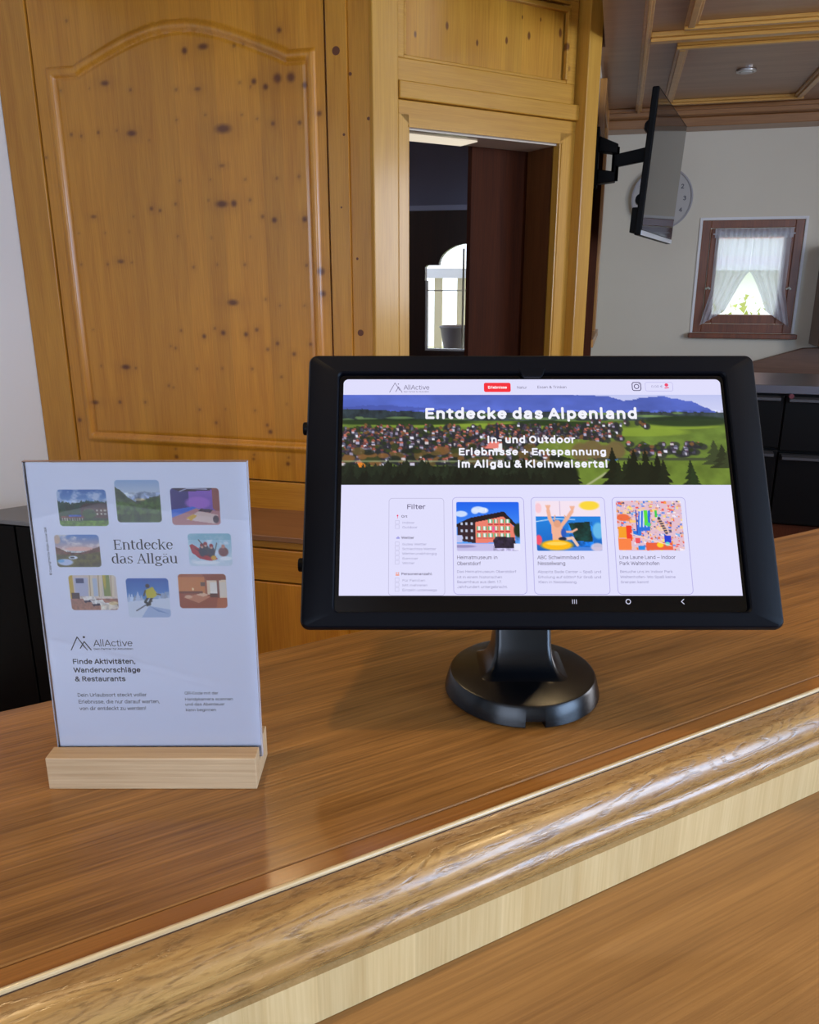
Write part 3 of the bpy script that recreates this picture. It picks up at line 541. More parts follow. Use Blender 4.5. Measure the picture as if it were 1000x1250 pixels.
br = thing('television_bracket', 'black swivel wall bracket that carries the television', 'bracket', GR, (-.1, 4.5, 1.9))
build(MB().box(-.17, -.15, 4.42, 4.58, 1.86, 2.14), 'wall_plate', black_pl, GR, br, bevel=.003)
build(MB().prism([(-.15, 2.03), (-.15, 2.10), (-.055, 2.06), (-.055, 2.015)], 4.44, 4.52, 'y'), 'jaw', black_pl, GR, br, bevel=.003)
build(MB().prism([(-.15, 1.875), (-.15, 1.945), (-.06, 1.93), (-.06, 1.885)], 4.44, 4.52, 'y'), 'jaw', black_pl, GR, br, bevel=.003)
build(MB().lathe([(.018, 0), (.018, .16)], (-.065, 4.48, 1.89), 16), 'hinge_pin', black_pl, GR, br, smooth=40)
build(MB().prism([(-.065, 1.955), (-.065, 2.015), (.094, 2.045), (.094, 1.98)], 4.46, 4.50, 'y'), 'arm', black_pl, GR, br, bevel=.003)
for z in (.28, .80):
    p = tvp(.22, z, .06)
    build(MB().lathe([(.026, -.03), (.026, .03)], p, 16, 'y'), 'knob', black_pl, GR, tv, smooth=40)
for u in (.22, .5): build(tvbox(u-.02, u+.02, .2, .92, .05, .066), 'upright_rail', black_pl, GR, tv, bevel=.002)
# casing of a tall opening on the television wall
cs = wood('casing wood', rgb(206, 150, 74), rgb(176, 118, 50), 'z')
struct(MB().box(-.17, -.135, 4.62, 4.72, 1.08, 2.40).box(-.17, -.135, 5.45, 5.55, 1.08, 2.40).box(-.17, -.14, 4.72, 5.45, 2.30, 2.40).box(-.17, -.12, 4.58, 5.60, 1.04, 1.085), 'trim_20', cs, bevel=.003)
struct(MB().box(-.17, -.158, 4.72, 5.45, 1.085, 2.30), 'window_2', plain('dim curtained window', rgb(120, 100, 84), .8, var=.2))
# ------------------------------------------------------------------ steel counter unit, bench, wall cupboard at the right
su = thing('drawer_unit', 'black-fronted drawer unit with a steel worktop, behind the tablet at the right', 'drawer unit', GR, (1.2, 4.1, FL))
X0, X1, Y0, Y1 = .28, 2.3, 3.92, 4.42
build(MB().box(X0, X1, Y0, Y1, FL, .28), 'plinth', dark_wood, GR, su)
build(MB().box(X0, X1, Y0, Y1, .285, .90), 'body', black_ap, GR, su)
build(MB().box(X0-.02, X1+.02, Y0-.03, Y1, .905, .945), 'worktop', steel, GR, su, bevel=.003)
gr_ = plain('grey drawer grip', rgb(70, 70, 74), .4, metal=.4)
def drawer(x0, x1, z0, z1, hz):
    d = build(MB().box(x0, x1, Y0-.02, Y0, z0, z1), 'drawer', black_ap, GR, su, bevel=.003)
    build(MB().prism([(Y0-.02, hz), (Y0-.055, hz-.006), (Y0-.055, hz-.018), (Y0-.02, hz-.026)], x0+.01, x1-.02, 'x'), 'drawer_grip', gr_, GR, d)
for x0, x1, dz in ((X0+.005, .765, .012), (.772, 1.26, 0), (1.267, 1.76, 0), (1.767, X1-.005, 0)):
    drawer(x0, x1, .642+dz, .896, .892+dz*.3); drawer(x0, x1, .29, .632+dz, .625+dz)
build(MB().lathe([(.011, -.02), (.011, 0)], (.785, Y0-.045, .90), 14, 'y'), 'key_lock', plain('red lock plug', rgb(90, 30, 40), .4), GR, su, smooth=40)
bn = thing('bench', 'brown wooden bench back with a sloping top edge, under the small curtained window', 'bench', GR, (1.35, 5.85, FL))
bw = wood('bench wood', rgb(126, 90, 66), rgb(104, 70, 50), 'x', rough=.45)
build(MB().prism([(.75, FL), (.75, .80), (.93, .86), (1.24, .96), (1.9, .99), (1.9, FL)], 5.93, 5.97, 'y'), 'backrest', bw, GR, bn, bevel=.004)
build(MB().box(.78, 1.9, 5.5, 5.93, .08, .12), 'seat', bw, GR, bn, bevel=.004)
build(MB().box(.80, 1.88, 5.55, 5.6, FL, .08), 'front_panel', bw, GR, bn)
wc = thing('wall_cupboard', 'brown wooden cupboard on the far wall, cut off by the right frame edge', 'cupboard', GR, (1.5, 5.85, .985))
build(MB().box(1.28, 1.85, 5.72, 5.998, .985, 1.62), 'body', wood('cupboard shaded side wood', rgb(110, 70, 46), rgb(88, 54, 34), 'z'), GR, wc, bevel=.003)  # side browner than the lit doors, its shade put into the colour
build(MB().box(1.283, 1.56, 5.70, 5.72, .99, 1.615), 'door', wood('cupboard door wood', rgb(188, 128, 66), rgb(160, 104, 48), 'z', knots=.2), GR, wc, bevel=.003)
build(MB().box(1.565, 1.845, 5.70, 5.72, .99, 1.615), 'door', wood('cupboard door wood b', rgb(188, 128, 66), rgb(160, 104, 48), 'z', knots=.2), GR, wc, bevel=.003)
bc = thing('bar_fridge', 'black-fronted bar fridge with a grey steel top, left of the leaflet stand', 'fridge', GR, (-2.1, 2.6, FL))
tp = [(-2.75, 2.46), (-1.72, 2.46), (-1.72, 2.95), (-2.08, 2.95), (-2.42, 2.56), (-2.75, 2.50)]
build(MB().prism(tp, .482, .50, 'z'), 'worktop', plain('satin steel top', rgb(128, 130, 134), .5, metal=.6), GR, bc, bevel=.002)
tq = [(-2.74, 2.475), (-1.73, 2.475), (-1.73, 2.94), (-2.08, 2.94), (-2.42, 2.555), (-2.74, 2.50)]
build(MB().prism(tq, FL, .482, 'z'), 'body', black_ap, GR, bc)
build(MB().box(-2.73, -2.24, 2.468, 2.476, -.38, .474).box(-2.232, -1.74, 2.468, 2.476, -.38, .474), 'door', black_ap, GR, bc, bevel=.002)
# ceiling downlights
dl = plain('downlight ring', rgb(200, 200, 200), .3, metal=.7); dle = emit('downlight glow', rgb(255, 214, 150), 6)
def downlight(e1, e2, z, label, on=True, grp=None):
    t = thing('downlight', label, 'ceiling light', GR, (e1, e2, z-.02), grp)
    build(MB().lathe([(.045, 0), (.05, -.004), (.05, -.012), (.036, -.014), (.032, -.004)], (e1, e2, z), 24), 'ring', dl, GR, t, smooth=40)
    build(MB().lathe([(.03, -.005), (.03, -.002)][::-1], (e1, e2, z-.011), 20), 'lens', dle if on else plain('unlit lens', rgb(225, 225, 225), .2), GR, t)
downlight(.56, 4.86, 2.452, 'small unlit recessed spotlight in the coffered ceiling', False)
for e1, e2 in DOWN:
    r_ = struct(MB().lathe([(.045, 0), (.05, -.004), (.05, -.012), (.036, -.014), (.032, -.004)], (e1, e2, 2.752), 24), 'trim_21', dl); struct(MB().lathe([(.03, -.005), (.03, -.002)], (e1, e2, 2.741), 20), 'lens', dle, GR, r_)
# window frames of the two daylight openings
wf = plain('white window frame', rgb(225, 225, 225), .5)
for a, b in ((-1.25, .55), (2.0, 3.2)):
    m = MB().box(3.02, 3.1, a, a+.06, 1.05, 2.42).box(3.02, 3.1, b-.06, b, 1.05, 2.42).box(3.02, 3.1, a, b, 1.05, 1.11).box(3.02, 3.1, a, b, 2.36, 2.42).box(3.02, 3.1, (a+b)/2-.03, (a+b)/2+.03, 1.11, 2.36)
    struct(m, 'window_3', wf)
struct(MB().box(-1.6, -1.54, -2.86, -2.78, 1.05, 2.42).box(.34, .4, -2.86, -2.78, 1.05, 2.42).box(-1.54, .34, -2.86, -2.78, 1.05, 1.11).box(-1.54, .34, -2.86, -2.78, 2.36, 2.42).box(-.63, -.57, -2.86, -2.78, 1.11, 2.36), 'window_4', wf)

# ------------------------------------------------------------------ the bar counter (local x along it, y away from the photographer)
oak = wood('varnished oak counter', rgb(158, 110, 56), rgb(102, 66, 28), 'x', rough=.30, coat=.35, grain=2.2, bumps=.3, wave=.45)
oak2 = wood('varnished oak edge strip', rgb(164, 110, 52), rgb(126, 80, 34), 'x', rough=.28, coat=.4, grain=1.5, bumps=.2)
shelf_m = wood('oak work shelf', rgb(162, 120, 68), rgb(124, 88, 48), 'x', rough=.45, coat=.05, grain=1.6, bumps=.25)
T = 1.15; CX0, CX1 = -.75, 1.9
bar = thing('bar_counter', 'varnished oak bar counter with a worn rounded front edge, carrying tablet and leaflet stand', 'counter', CO, (.5, .38, FL/K))
def zf(z): return (z-1.55)/1+1.4                     # real height -> the counter frame's height
FZ = zf((FL-1.4)*K+EYE)
ORG[bar.name] = CO.c((.5, .38, FZ)); place(bar, CO.M(ORG[bar.name]), None)
build(MB().box(CX0, CX1, .2829, .489, T-.03, T), 'counter_top', oak, CO, bar, bevel=.0006, seg=1)
build(MB().box(CX0, CX1, .2712, .2823, T-.03, T), 'edge_strip', oak2, CO, bar, bevel=.0004, seg=1)
build(MB().box(CX0, CX1, .2700, .2830, T-.031, T-.0012), 'groove_filler', plain('dark groove', rgb(60, 34, 16), .7), CO, bar)
# rounded worn lip
prof = [(.2712, T+.0002), (.2700, T-.0016)]
def arc(cx, cz, r, a0, a1, n): return [(cx+r*math.cos(math.radians(a0+(a1-a0)*i/n)), cz+r*math.sin(math.radians(a0+(a1-a0)*i/n))) for i in range(n+1)]
prof += [(.2690, T-.0022), (.2665, T-.0042)]
prof += arc(.2690, T-.0180, .0138, 112, 182, 14)
prof += [(.2556, T-.0200)]
prof += arc(.2606, T-.0272, .0074, 118, 236, 14)
prof += [(.2566, T-.035), (.2712, T-.035)]
lip = wood('worn oak lip', rgb(182, 142, 84), rgb(138, 98, 50), 'x', rough=.26, coat=.12, grain=1.3, bumps=.5, wave=.5)
nt = lip.node_tree; bs = nt.nodes['Principled BSDF']; src = bs.inputs['Base Color'].links[0].from_socket
tc = mnode(nt, 'ShaderNodeTexCoord').outputs['Object']
n3 = noise(nt, mapping(nt, tc, (7, 42, 42)), 9, 4, .6, 1.6)         # dark cathedral figure
f = mnode(nt, 'ShaderNodeMapRange'); nt.links.new(n3, f.inputs[0]); f.inputs[1].default_value = .52; f.inputs[2].default_value = .62
sep = mnode(nt, 'ShaderNodeSeparateXYZ'); nt.links.new(tc, sep.inputs[0])
g = mnode(nt, 'ShaderNodeMapRange'); nt.links.new(sep.outputs[1], g.inputs[0]); g.inputs[1].default_value = -.1175; g.inputs[2].default_value = -.1135
c1 = mix(nt, math_(nt, 'MULTIPLY', f.outputs[0], math_(nt, 'MULTIPLY_ADD', g.outputs[0], .5, .35)), src, rgb(96, 62, 30))
c2 = mix(nt, math_(nt, 'MULTIPLY', g.outputs[0], .75), c1, rgb(126, 86, 44))
nA = noise(nt, mapping(nt, tc, (2.2, 16, 16)), 3.2, 1, .4, .8)
rn = math_(nt, 'SINE', math_(nt, 'MULTIPLY', nA, 80))
rm = mnode(nt, 'ShaderNodeMapRange'); nt.links.new(rn, rm.inputs[0]); rm.inputs[1].default_value = .15; rm.inputs[2].default_value = .95
spk = mnode(nt, 'ShaderNodeMapRange'); nt.links.new(noise(nt, mapping(nt, tc, (30, 160, 160)), 5, 3, .6), spk.inputs[0]); spk.inputs[1].default_value = .4; spk.inputs[2].default_value = .6
c2 = mix(nt, math_(nt, 'MULTIPLY', math_(nt, 'MULTIPLY', rm.outputs[0], spk.outputs[0]), .55), c2, rgb(84, 56, 28))
bn_ = nt.nodes.new('ShaderNodeBump'); bn_.inputs['Strength'].default_value = .2; bn_.inputs['Distance'].default_value = .0008; nt.links.new(math_(nt, 'SUBTRACT', 1, math_(nt, 'MULTIPLY', rm.outputs[0], spk.outputs[0])), bn_.inputs['Height']); nt.links.new(bn_.outputs[0], bs.inputs['Normal'])
nt.links.new(c2, bs.inputs['Base Color'])
nt.links.new(math_(nt, 'MULTIPLY_ADD', noise(nt, mapping(nt, tc, (20, 60, 60)), 6, 4), .30, .12), bs.inputs['Roughness'])
build(MB().prism(prof, CX0, CX1), 'rounded_lip', lip, CO, bar, smooth=50)
bd = wood('worn pale edge line', rgb(216, 194, 152), rgb(170, 140, 96), 'x', rough=.3, coat=.3, grain=3)
build(MB().prism(arc(.2712, T-.0003, .0013, 0, 360, 12)[:-1], CX0, CX1), 'worn_bead', bd, CO, bar, smooth=80)
fb = wood('pale pine front board', rgb(210, 184, 134), rgb(190, 160, 108), 'z', plank=.024, pvar=.05, knots=.12, kscale=22, kcol=rgb(150, 120, 80), rough=.4, grain=2.5, coat=.1)
build(MB().box(CX0, CX1, .2533, .2712, T-.0605, T-.0352), 'front_board', fb, CO, bar)
build(MB().box(CX0, CX1, .30, .45, FZ, T-.031), 'base_panel', pine_v, CO, bar)
ws = thing('work_shelf', 'brown oak shelf running along the front of the bar, below its pale board', 'shelf', CO, (.4, 0, FZ))
build(MB().box(CX0, CX1, -.30, .2995, T-.085, T-.0608), 'shelf_top', shelf_m, CO, ws)
build(MB().box(CX0, CX1, -.15, .18, FZ, T-.0852), 'carcass', pine_v, CO, ws)
# ------------------------------------------------------------------ small painter for printed and on-screen pictures
class Pic:
    def __init__(s, w, h, c=(255, 255, 255)):
        s.w, s.h = w, h; s.a = np.ones((h, w, 3))*np.array(c, float)
        s.Y, s.X = np.mgrid[0:h, 0:w]; s.X = (s.X+.5)/w; s.Y = (s.Y+.5)/h; s.asp = w/h
    def put(s, m, c): m = np.clip(m, 0, 1)[..., None]; s.a = s.a*(1-m)+np.array(c, float)*m; return s
    def grad(s, y0, y1, c0, c1, m=None):
        t = np.clip((s.Y-y0)/(y1-y0), 0, 1)[..., None]; g = np.array(c0, float)*(1-t)+np.array(c1, float)*t
        k = ((s.Y >= y0) & (s.Y <= y1)) if m is None else m; s.a = np.where(k[..., None], g, s.a); return s
    def pm(s, pts):
        ins = np.zeros(s.X.shape, bool); n = len(pts)
        for i in range(n):
            (xa, ya), (xb, yb) = pts[i], pts[(i+1) % n]
            if ya == yb: continue
            ins ^= ((ya > s.Y) != (yb > s.Y)) & (s.X < (xb-xa)*(s.Y-ya)/(yb-ya)+xa)
        return ins
    def poly(s, pts, c, al=1): return s.put(s.pm(pts)*al, c)
    def rect(s, x0, y0, x1, y1, c, al=1): return s.put(((s.X >= x0) & (s.X < x1) & (s.Y >= y0) & (s.Y < y1))*al, c)
    def ell(s, x, y, rx, ry, c, al=1, soft=.15):
        q = np.hypot((s.X-x)/rx, (s.Y-y)/ry); return s.put(np.clip((1+soft-q)/(2*soft), 0, 1)*al, c)
    def line(s, pts, wd, c, al=1):
        for (xa, ya), (xb, yb) in zip(pts, pts[1:]):
            X, Yy = s.X*s.asp, s.Y; xa *= s.asp; xb *= s.asp; dx, dy = xb-xa, yb-ya
            t = np.clip(((X-xa)*dx+(Yy-ya)*dy)/(dx*dx+dy*dy+1e-12), 0, 1); d = np.hypot(X-xa-t*dx, Yy-ya-t*dy)
            s.put(np.clip((wd-d)*s.h+.5, 0, 1)*al, c)
        return s
    def noise(s, sx, sy, seed=1):
        r = np.random.default_rng(seed); out = np.zeros(s.X.shape); amp = 1; tot = 0
        for o in range(4):
            nx, ny = int(sx*2**o)+2, int(sy*2**o)+2; g = r.random((ny, nx)); fx = s.X*(nx-1.001); fy_ = s.Y*(ny-1.001)
            ix, iy = fx.astype(int), fy_.astype(int); tx, ty = fx-ix, fy_-iy; tx = tx*tx*(3-2*tx); ty = ty*ty*(3-2*ty)
            v = (g[iy, ix]*(1-tx)+g[iy, ix+1]*tx)*(1-ty)+(g[iy+1, ix]*(1-tx)+g[iy+1, ix+1]*tx)*ty
            out += amp*v; tot += amp; amp *= .6
        return out/tot
    def ridge(s, pts, c, rough=.0, seed=3, al=1, soft=0):
        xs, ys = zip(*pts); y = np.interp(s.X[0], xs, ys); r = np.random.default_rng(seed)
        if rough: k = np.interp(s.X[0]*60, np.arange(61), r.random(61)); k2 = np.interp(s.X[0]*160, np.arange(161), r.random(161)); y = y+(k+k2-1)*rough
        return s.put((s.Y > y[None, :])*al, c)
    def dapple(s, m, amt, sx, sy, seed): s.a = np.where(m[..., None], s.a*(1+amt*(s.noise(sx, sy, seed)[..., None]-.5)*2), s.a); return s
def picture(name, pic, x0, x1, y0, y1, z, fr, parent, mat, rad=0, bg=(255, 255, 255), label=None):
    h, w = pic.h, pic.w; a = np.clip(pic.a, 0, 255)
    xs = np.linspace(x0, x1, w); ys = np.linspace(y1, y0, h); X, Y = np.meshgrid(xs, ys)
    if rad:
        dx = np.maximum(0, np.maximum(x0+rad-X, X-x1+rad)); dy = np.maximum(0, np.maximum(y0+rad-Y, Y-y1+rad))
        q = np.clip((np.hypot(dx, dy)-rad)/((x1-x0)/w)+.5, 0, 1)[..., None]; a = a*(1-q)+np.array(bg, float)*q
    m = MB(); m.v = list(zip(X.ravel(), Y.ravel(), [z]*(w*h))); I = np.arange(w*h).reshape(h, w); m.flat = True
    m.f = np.stack([I[:-1, :-1].ravel(), I[1:, :-1].ravel(), I[1:, 1:].ravel(), I[:-1, 1:].ravel()], 1).tolist()
    o = build(m, name, mat, fr, parent, label=label)
    c = a.reshape(-1, 3)/255; c = np.where(c <= .04045, c/12.92, ((c+.055)/1.055)**2.4); c = np.hstack([c, np.ones((len(c), 1))])
    at = o.data.color_attributes.new('Col', 'FLOAT_COLOR', 'POINT'); at.data.foreach_set('color', c.ravel()); return o
def firs(p, xs, y, hh, c, seed=1, wd=.5):
    r = random.Random(seed)
    for x in xs:
        sh = r.uniform(.75, 1.12); h = hh*r.uniform(.75, 1.2); b = y+r.uniform(-.02, .03)
        for k in range(4):
            t = b-h+h*k*.24; ww = h*wd*(.25+.25*k)/p.asp
            p.poly([(x, t), (x-ww, t+h*.34), (x+ww, t+h*.34)], [v*sh for v in c])
def hero():
    p = Pic(440, 108, (60, 90, 40)); r = random.Random(3)
    p.grad(0, .3, (190, 196, 240), (214, 216, 246))
    p.ridge([(0, -.02), (.5, -.02), (.70, .02), (.74, .07), (.80, .03), (.84, .02), (.92, .08), (1, .24)], (84, 104, 196), .01)
    p.dapple((p.Y < .3) & (p.a[..., 0] < 120), .16, 9, 5, 5)
    p.ridge([(0, .14), (.1, .12), (.3, .17), (.55, .2), (1, .22)], (62, 74, 150), .01, 5, .5)
    p.ridge([(0, .16), (.07, .17), (.2, .2), (.28, .19), (.33, .2)], (46, 58, 66), .012, 7)
    p.put(((p.Y > .2) & (p.X > .33))*1.0, (54, 66, 72)); p.dapple((p.Y > .18) & (p.Y < .4), .5, 60, 10, 6)
    for i in range(26): x = r.random(); p.ell(x, r.uniform(.2, .3), r.uniform(.01, .04), .012, (120, 150, 90), .7)
    p.rect(0, .30, 1, 1, (98, 120, 50)); p.dapple(p.Y > .3, .35, 14, 7, 9)
    for x, y, w, h in ((.22, .34, .16, .03), (.52, .36, .2, .05), (.36, .46, .1, .05), (.78, .42, .12, .05), (.03, .46, .06, .05), (.88, .36, .1, .03)): p.ell(x, y, w, h, (140, 164, 56), .75)
    for x, y, w, h in ((.45, .36, .05, .03), (.60, .35, .07, .045), (.9, .30, .12, .06), (.15, .31, .2, .035), (.52, .32, .07, .03)): p.ell(x, y, w, h, (34, 52, 32), .9)
    def houses(n, fx, fy0, fy1, cl=1):
        ys = sorted(fy0+(fy1-fy0)*r.random() for _ in range(n))
        for y in ys:
            x = fx(); s = .0028+.007*(y-.3); ca = r.random()
            p.ell(x+r.uniform(-.01, .01), y+.014, s*2.6, .03+s, (38, 40, 50), .75)
            if ca < .32: p.ell(x, y-.01, s*1.3, .02, r.choice([(56, 70, 34), (120, 84, 50), (40, 52, 30)]), .9); continue
            wl = r.choice([(200, 196, 214), (176, 170, 196), (206, 196, 200), (150, 142, 168), (226, 226, 240)]); rf = r.choice([(120, 62, 62), (150, 84, 70), (84, 60, 76), (96, 96, 120), (190, 110, 96), (70, 60, 80)])
            p.rect(x-s, y-.005, x+s*.9, y+.022+s, wl); p.poly([(x-s*1.3, y), (x-s*.4, y-.02-s), (x+s*.7, y-.02-s), (x+s*1.3, y)], rf)
    houses(420, lambda: r.uniform(.0, .36), .35, .76); houses(260, lambda: r.uniform(.38, .72), .34, .52)
    houses(330, lambda: r.gauss(.36, .13), .42, .76); houses(40, lambda: r.uniform(.72, .94), .54, .66); houses(14, lambda: r.uniform(.64, .8), .3, .37)
    for i in range(60): p.ell(r.uniform(.0, .62), r.uniform(.58, .8), r.uniform(.008, .02), r.uniform(.02, .05), r.choice([(40, 50, 28), (96, 80, 44), (54, 64, 34), (28, 36, 30), (130, 90, 50)]), .85)
    p.poly([(.40, .40), (.404, .30), (.408, .40), (.412, .56), (.398, .56)], (40, 40, 60)); p.rect(.393, .55, .416, .64, (235, 235, 240)); p.poly([(.37, .60), (.385, .53), (.41, .53), (.405, .6)], (232, 130, 120))
    p.put(((p.Y > .58) & (p.X > .6))*.0, (0, 0, 0))
    p.poly([(.52, .53), (.62, .5), (.72, .56), (.75, .66), (.60, .72), (.50, .60)], (120, 140, 54), .85)
    p.rect(0, .735, .66, .75, (150, 160, 120), .6)
    for x, y in ((.62, .60), (.65, .57), (.68, .62), (.71, .58)): p.ell(x, y+.04, .025, .1, (112, 92, 62), .85)
    p.rect(0, .80, .66, 1, (24, 32, 24)); p.rect(.56, .74, 1, 1, (104, 126, 48)); p.dapple((p.X > .56) & (p.Y > .74), .25, 16, 5, 3)
    p.rect(.66, .70, 1, .735, (60, 66, 52), .8); p.line([(.63, 1.0), (.68, .87), (.72, .85)], .01, (170, 176, 130)); p.poly([(.40, .79), (.5, .8), (.44, .88)], (126, 170, 40))
    p.ell(.7, .72, .014, .012, (70, 130, 200)); p.ell(.05, .79, .012, .035, (220, 130, 40))
    firs(p, [i/75*.60 for i in range(76)], 1.0, .24, (30, 40, 28), 4, .6); firs(p, [i/60*.55 for i in range(61)], 1.06, .2, (20, 28, 20), 5, .6)
    p.ell(.58, .88, .03, .12, (22, 30, 20)); firs(p, [.70, .715, .73, .742, .755, .77, .785, .80, .815, .83], 1.02, .36, (26, 34, 20), 8, .42); firs(p, [.90, .905], 1.0, .3, (34, 50, 26), 9, .4); firs(p, [.965, .985, 1.0], .78, .22, (52, 62, 36), 2, .6)
    return p
def house_pic():
    p = Pic(96, 78); p.grad(0, 1, (20, 96, 236), (110, 176, 250)); 
    for x, y, w in ((.08, .25, .1), (.35, .16, .1), (.43, .18, .08), (.3, .19, .06)): p.ell(x, y, w, .06, (220, 232, 255), .9)
    p.poly([(.0, 1), (0, .84), (1, .84), (1, 1)], (196, 190, 232)); p.ell(.1, .9, .2, .03, (120, 110, 160), .6)
    p.poly([(.02, .48), (.3, .38), (.3, .84), (.02, .78)], (52, 34, 44)); p.poly([(.3, .40), (.74, .28), (.92, .52), (.92, .80), (.3, .84)], (236, 128, 110))
    p.poly([(.0, .46), (.22, .33), (.75, .2), (1.0, .54), (.99, .6), (.74, .3), (.3, .42), (.0, .52)], (34, 22, 30))
    for j, y in enumerate((.36, .5, .64)):
        for i in range(6):
            x = .34+i*.09; 
            if j == 0 and (i < 2): continue
            p.rect(x, y, x+.03, y+.08, (236, 240, 236)); p.rect(x+.032, y, x+.05, y+.08, (90, 180, 130)); p.rect(x-.015, y, x, y+.08, (90, 180, 130)); p.rect(x-.02, y+.085, x+.055, y+.11, (190, 40, 60))
        for i in range(3): p.rect(.07+i*.08, y+.06, .1+i*.08, y+.12, (190, 196, 220))
    p.rect(.56, .5, .6, .62, (250, 90, 140)); p.rect(.0, .68, .09, .82, (190, 196, 240)); p.poly([(.57, .78), (.62, .7), (.9, .72), (.94, .93), (.6, .94)], (44, 36, 56)); p.dapple((p.X > .57) & (p.Y > .72), .5, 20, 14, 3)
    p.ell(.97, .58, .07, .14, (26, 46, 30)); p.rect(.9, .84, 1, .98, (230, 230, 250)); p.rect(.46, .14, .48, .2, (240, 240, 250)); return p
def pool_pic():
    p = Pic(96, 76, (244, 226, 240)); p.rect(0, .32, 1, 1, (24, 120, 216)); p.grad(.32, 1, (30, 132, 226), (10, 96, 190)); 
    p.rect(.38, 0, .39, .3, (200, 180, 210)); p.ell(.83, .1, .15, .09, (250, 214, 60)); p.ell(.05, .15, .05, .1, (250, 190, 200), .7)
    p.line([(0, .42), (.3, .36), (.6, .38)], .008, (200, 230, 255)); p.poly([(.5, .45), (.82, .42), (.86, .82), (.6, .8)], (16, 54, 52)); p.dapple((p.X > .5) & (p.Y > .42) & (p.X < .86), .6, 12, 12, 2)
    p.ell(.95, .6, .09, .16, (120, 200, 240), .8); p.ell(.04, .78, .05, .1, (240, 80, 110)); p.rect(.2, .92, 1, 1, (70, 130, 220)); p.ell(.92, .92, .1, .08, (240, 210, 220), .8)
    sk = (240, 178, 150)
    for a in ([(.28, .52), (.22, .36), (.20, .2)], [(.38, .52), (.48, .36), (.56, .22)]): p.line(a, .035, sk)
    for x, y in ((.20, .18), (.57, .2)):
        for k in range(4): p.line([(x, y+.02), (x-.03+.02*k, y-.08)], .012, sk)
    p.poly([(.24, .5), (.41, .5), (.38, .84), (.25, .84)], sk); p.ell(.33, .46, .055, .075, (226, 160, 130)); p.line([(.3, .3), (.29, .38)], .012, sk); p.line([(.45, .3), (.46, .4)], .012, sk)
    p.line([(.42, .62), (.55, .62), (.62, .57)], .02, sk); p.ell(.42, .64, .04, .09, (40, 90, 190)); p.line([(.44, .76), (.55, .74), (.62, .88)], .028, (236, 196, 176)); p.ell(.4, .76, .06, .04, (30, 40, 70))
    p.ell(.31, .88, .24, .1, (252, 186, 16)); p.ell(.31, .85, .16, .035, (255, 214, 90)); return p
def play_pic():
    p = Pic(110, 86, (226, 190, 206)); r = random.Random(11)
    C = [(240, 120, 60), (250, 160, 60), (40, 110, 220), (240, 70, 60), (120, 180, 240), (250, 210, 170), (250, 240, 250), (220, 140, 110), (90, 140, 230), (250, 190, 150), (60, 60, 110), (250, 226, 120)]
    for i in range(620):
        x, y = r.random(), r.random(); w, h = r.uniform(.006, .05), r.uniform(.006, .05); p.rect(x-w/2, y-h/2, x+w/2, y+h/2, r.choice(C), .85)
    p.poly([(.34, .22), (.52, .2), (.5, .6), (.3, .62)], (40, 110, 220)); 
    for k in range(3): p.line([(.37+.05*k, .22), (.35+.05*k, .52)], .012, (230, 236, 250))
    p.rect(.42, .2, .47, .5, (90, 220, 60)); p.rect(.58, .2, .62, .34, (60, 200, 80)); p.ell(.48, .48, .035, .04, (60, 210, 130))
    p.line([(.64, .36), (.74, .64)], .03, (60, 56, 80)); 
    for k in range(6): p.line([(.62+.02*k, .40+.045*k), (.68+.02*k, .39+.045*k)], .008, (250, 200, 160))
    for x, y, w, h, c in ((.02, .52, .17, .22, (246, 160, 40)), (.14, .5, .08, .3, (240, 60, 40)), (.0, .76, .2, .22, (250, 130, 70)), (.2, .4, .1, .04, (250, 200, 120)), (.24, .6, .12, .1, (40, 120, 220)), (.7, .7, .1, .14, (30, 60, 210)), (.42, .84, .4, .14, (236, 96, 60)), (.3, .9, .1, .08, (30, 140, 230)), (.26, .74, .08, .1, (240, 80, 90))): p.rect(x, y, x+w, y+h, c)
    p.ell(.1, .34, .1, .07, (240, 100, 50), .9); p.ell(.63, .88, .05, .05, (255, 210, 40)); p.ell(.74, .86, .035, .04, (110, 220, 200)); p.line([(.2, .66), (.8, .9)], .008, (250, 220, 210)); p.line([(.3, .2), (.3, .65)], .01, (40, 60, 170)); return p
def sky(p, top, bot, y1=1, seed=1, amt=.7, cc=(235, 238, 248)):
    p.grad(0, y1, top, bot); p.put((p.Y < y1)*np.clip((p.noise(4, 5, seed)-.52)*5, 0, 1)*amt, cc)
def ph_hotel():
    p = Pic(84, 64); sky(p, (58, 104, 176), (150, 180, 220), .45, 4); p.ridge([(0, .32), (.3, .38), (.6, .3), (1, .34)], (30, 60, 44), .05, 2); p.rect(0, .55, 1, 1, (44, 70, 34))
    p.poly([(.45, .5), (.55, .38), (.95, .4), (1, .5), (1, .78), (.45, .76)], (84, 52, 40)); p.poly([(.42, .5), (.55, .37), (.98, .38), (1, .5)], (60, 30, 30)); 
    for i in range(6):
        for j in range(2): p.rect(.52+i*.08, .54+j*.1, .56+i*.08, .59+j*.1, (200, 190, 170))
    p.rect(.05, .72, .5, .78, (120, 60, 50)); p.rect(.2, .68, .45, .73, (60, 100, 190)); p.ell(.62, .66, .14, .13, (60, 84, 30)); 
    for i in range(9): p.rect(.06+i*.05, .76, .08+i*.05, .84, (190, 180, 160))
    p.rect(0, .85, 1, 1, (106, 140, 50)); p.dapple(p.Y > .3, .4, 16, 12, 5); return p
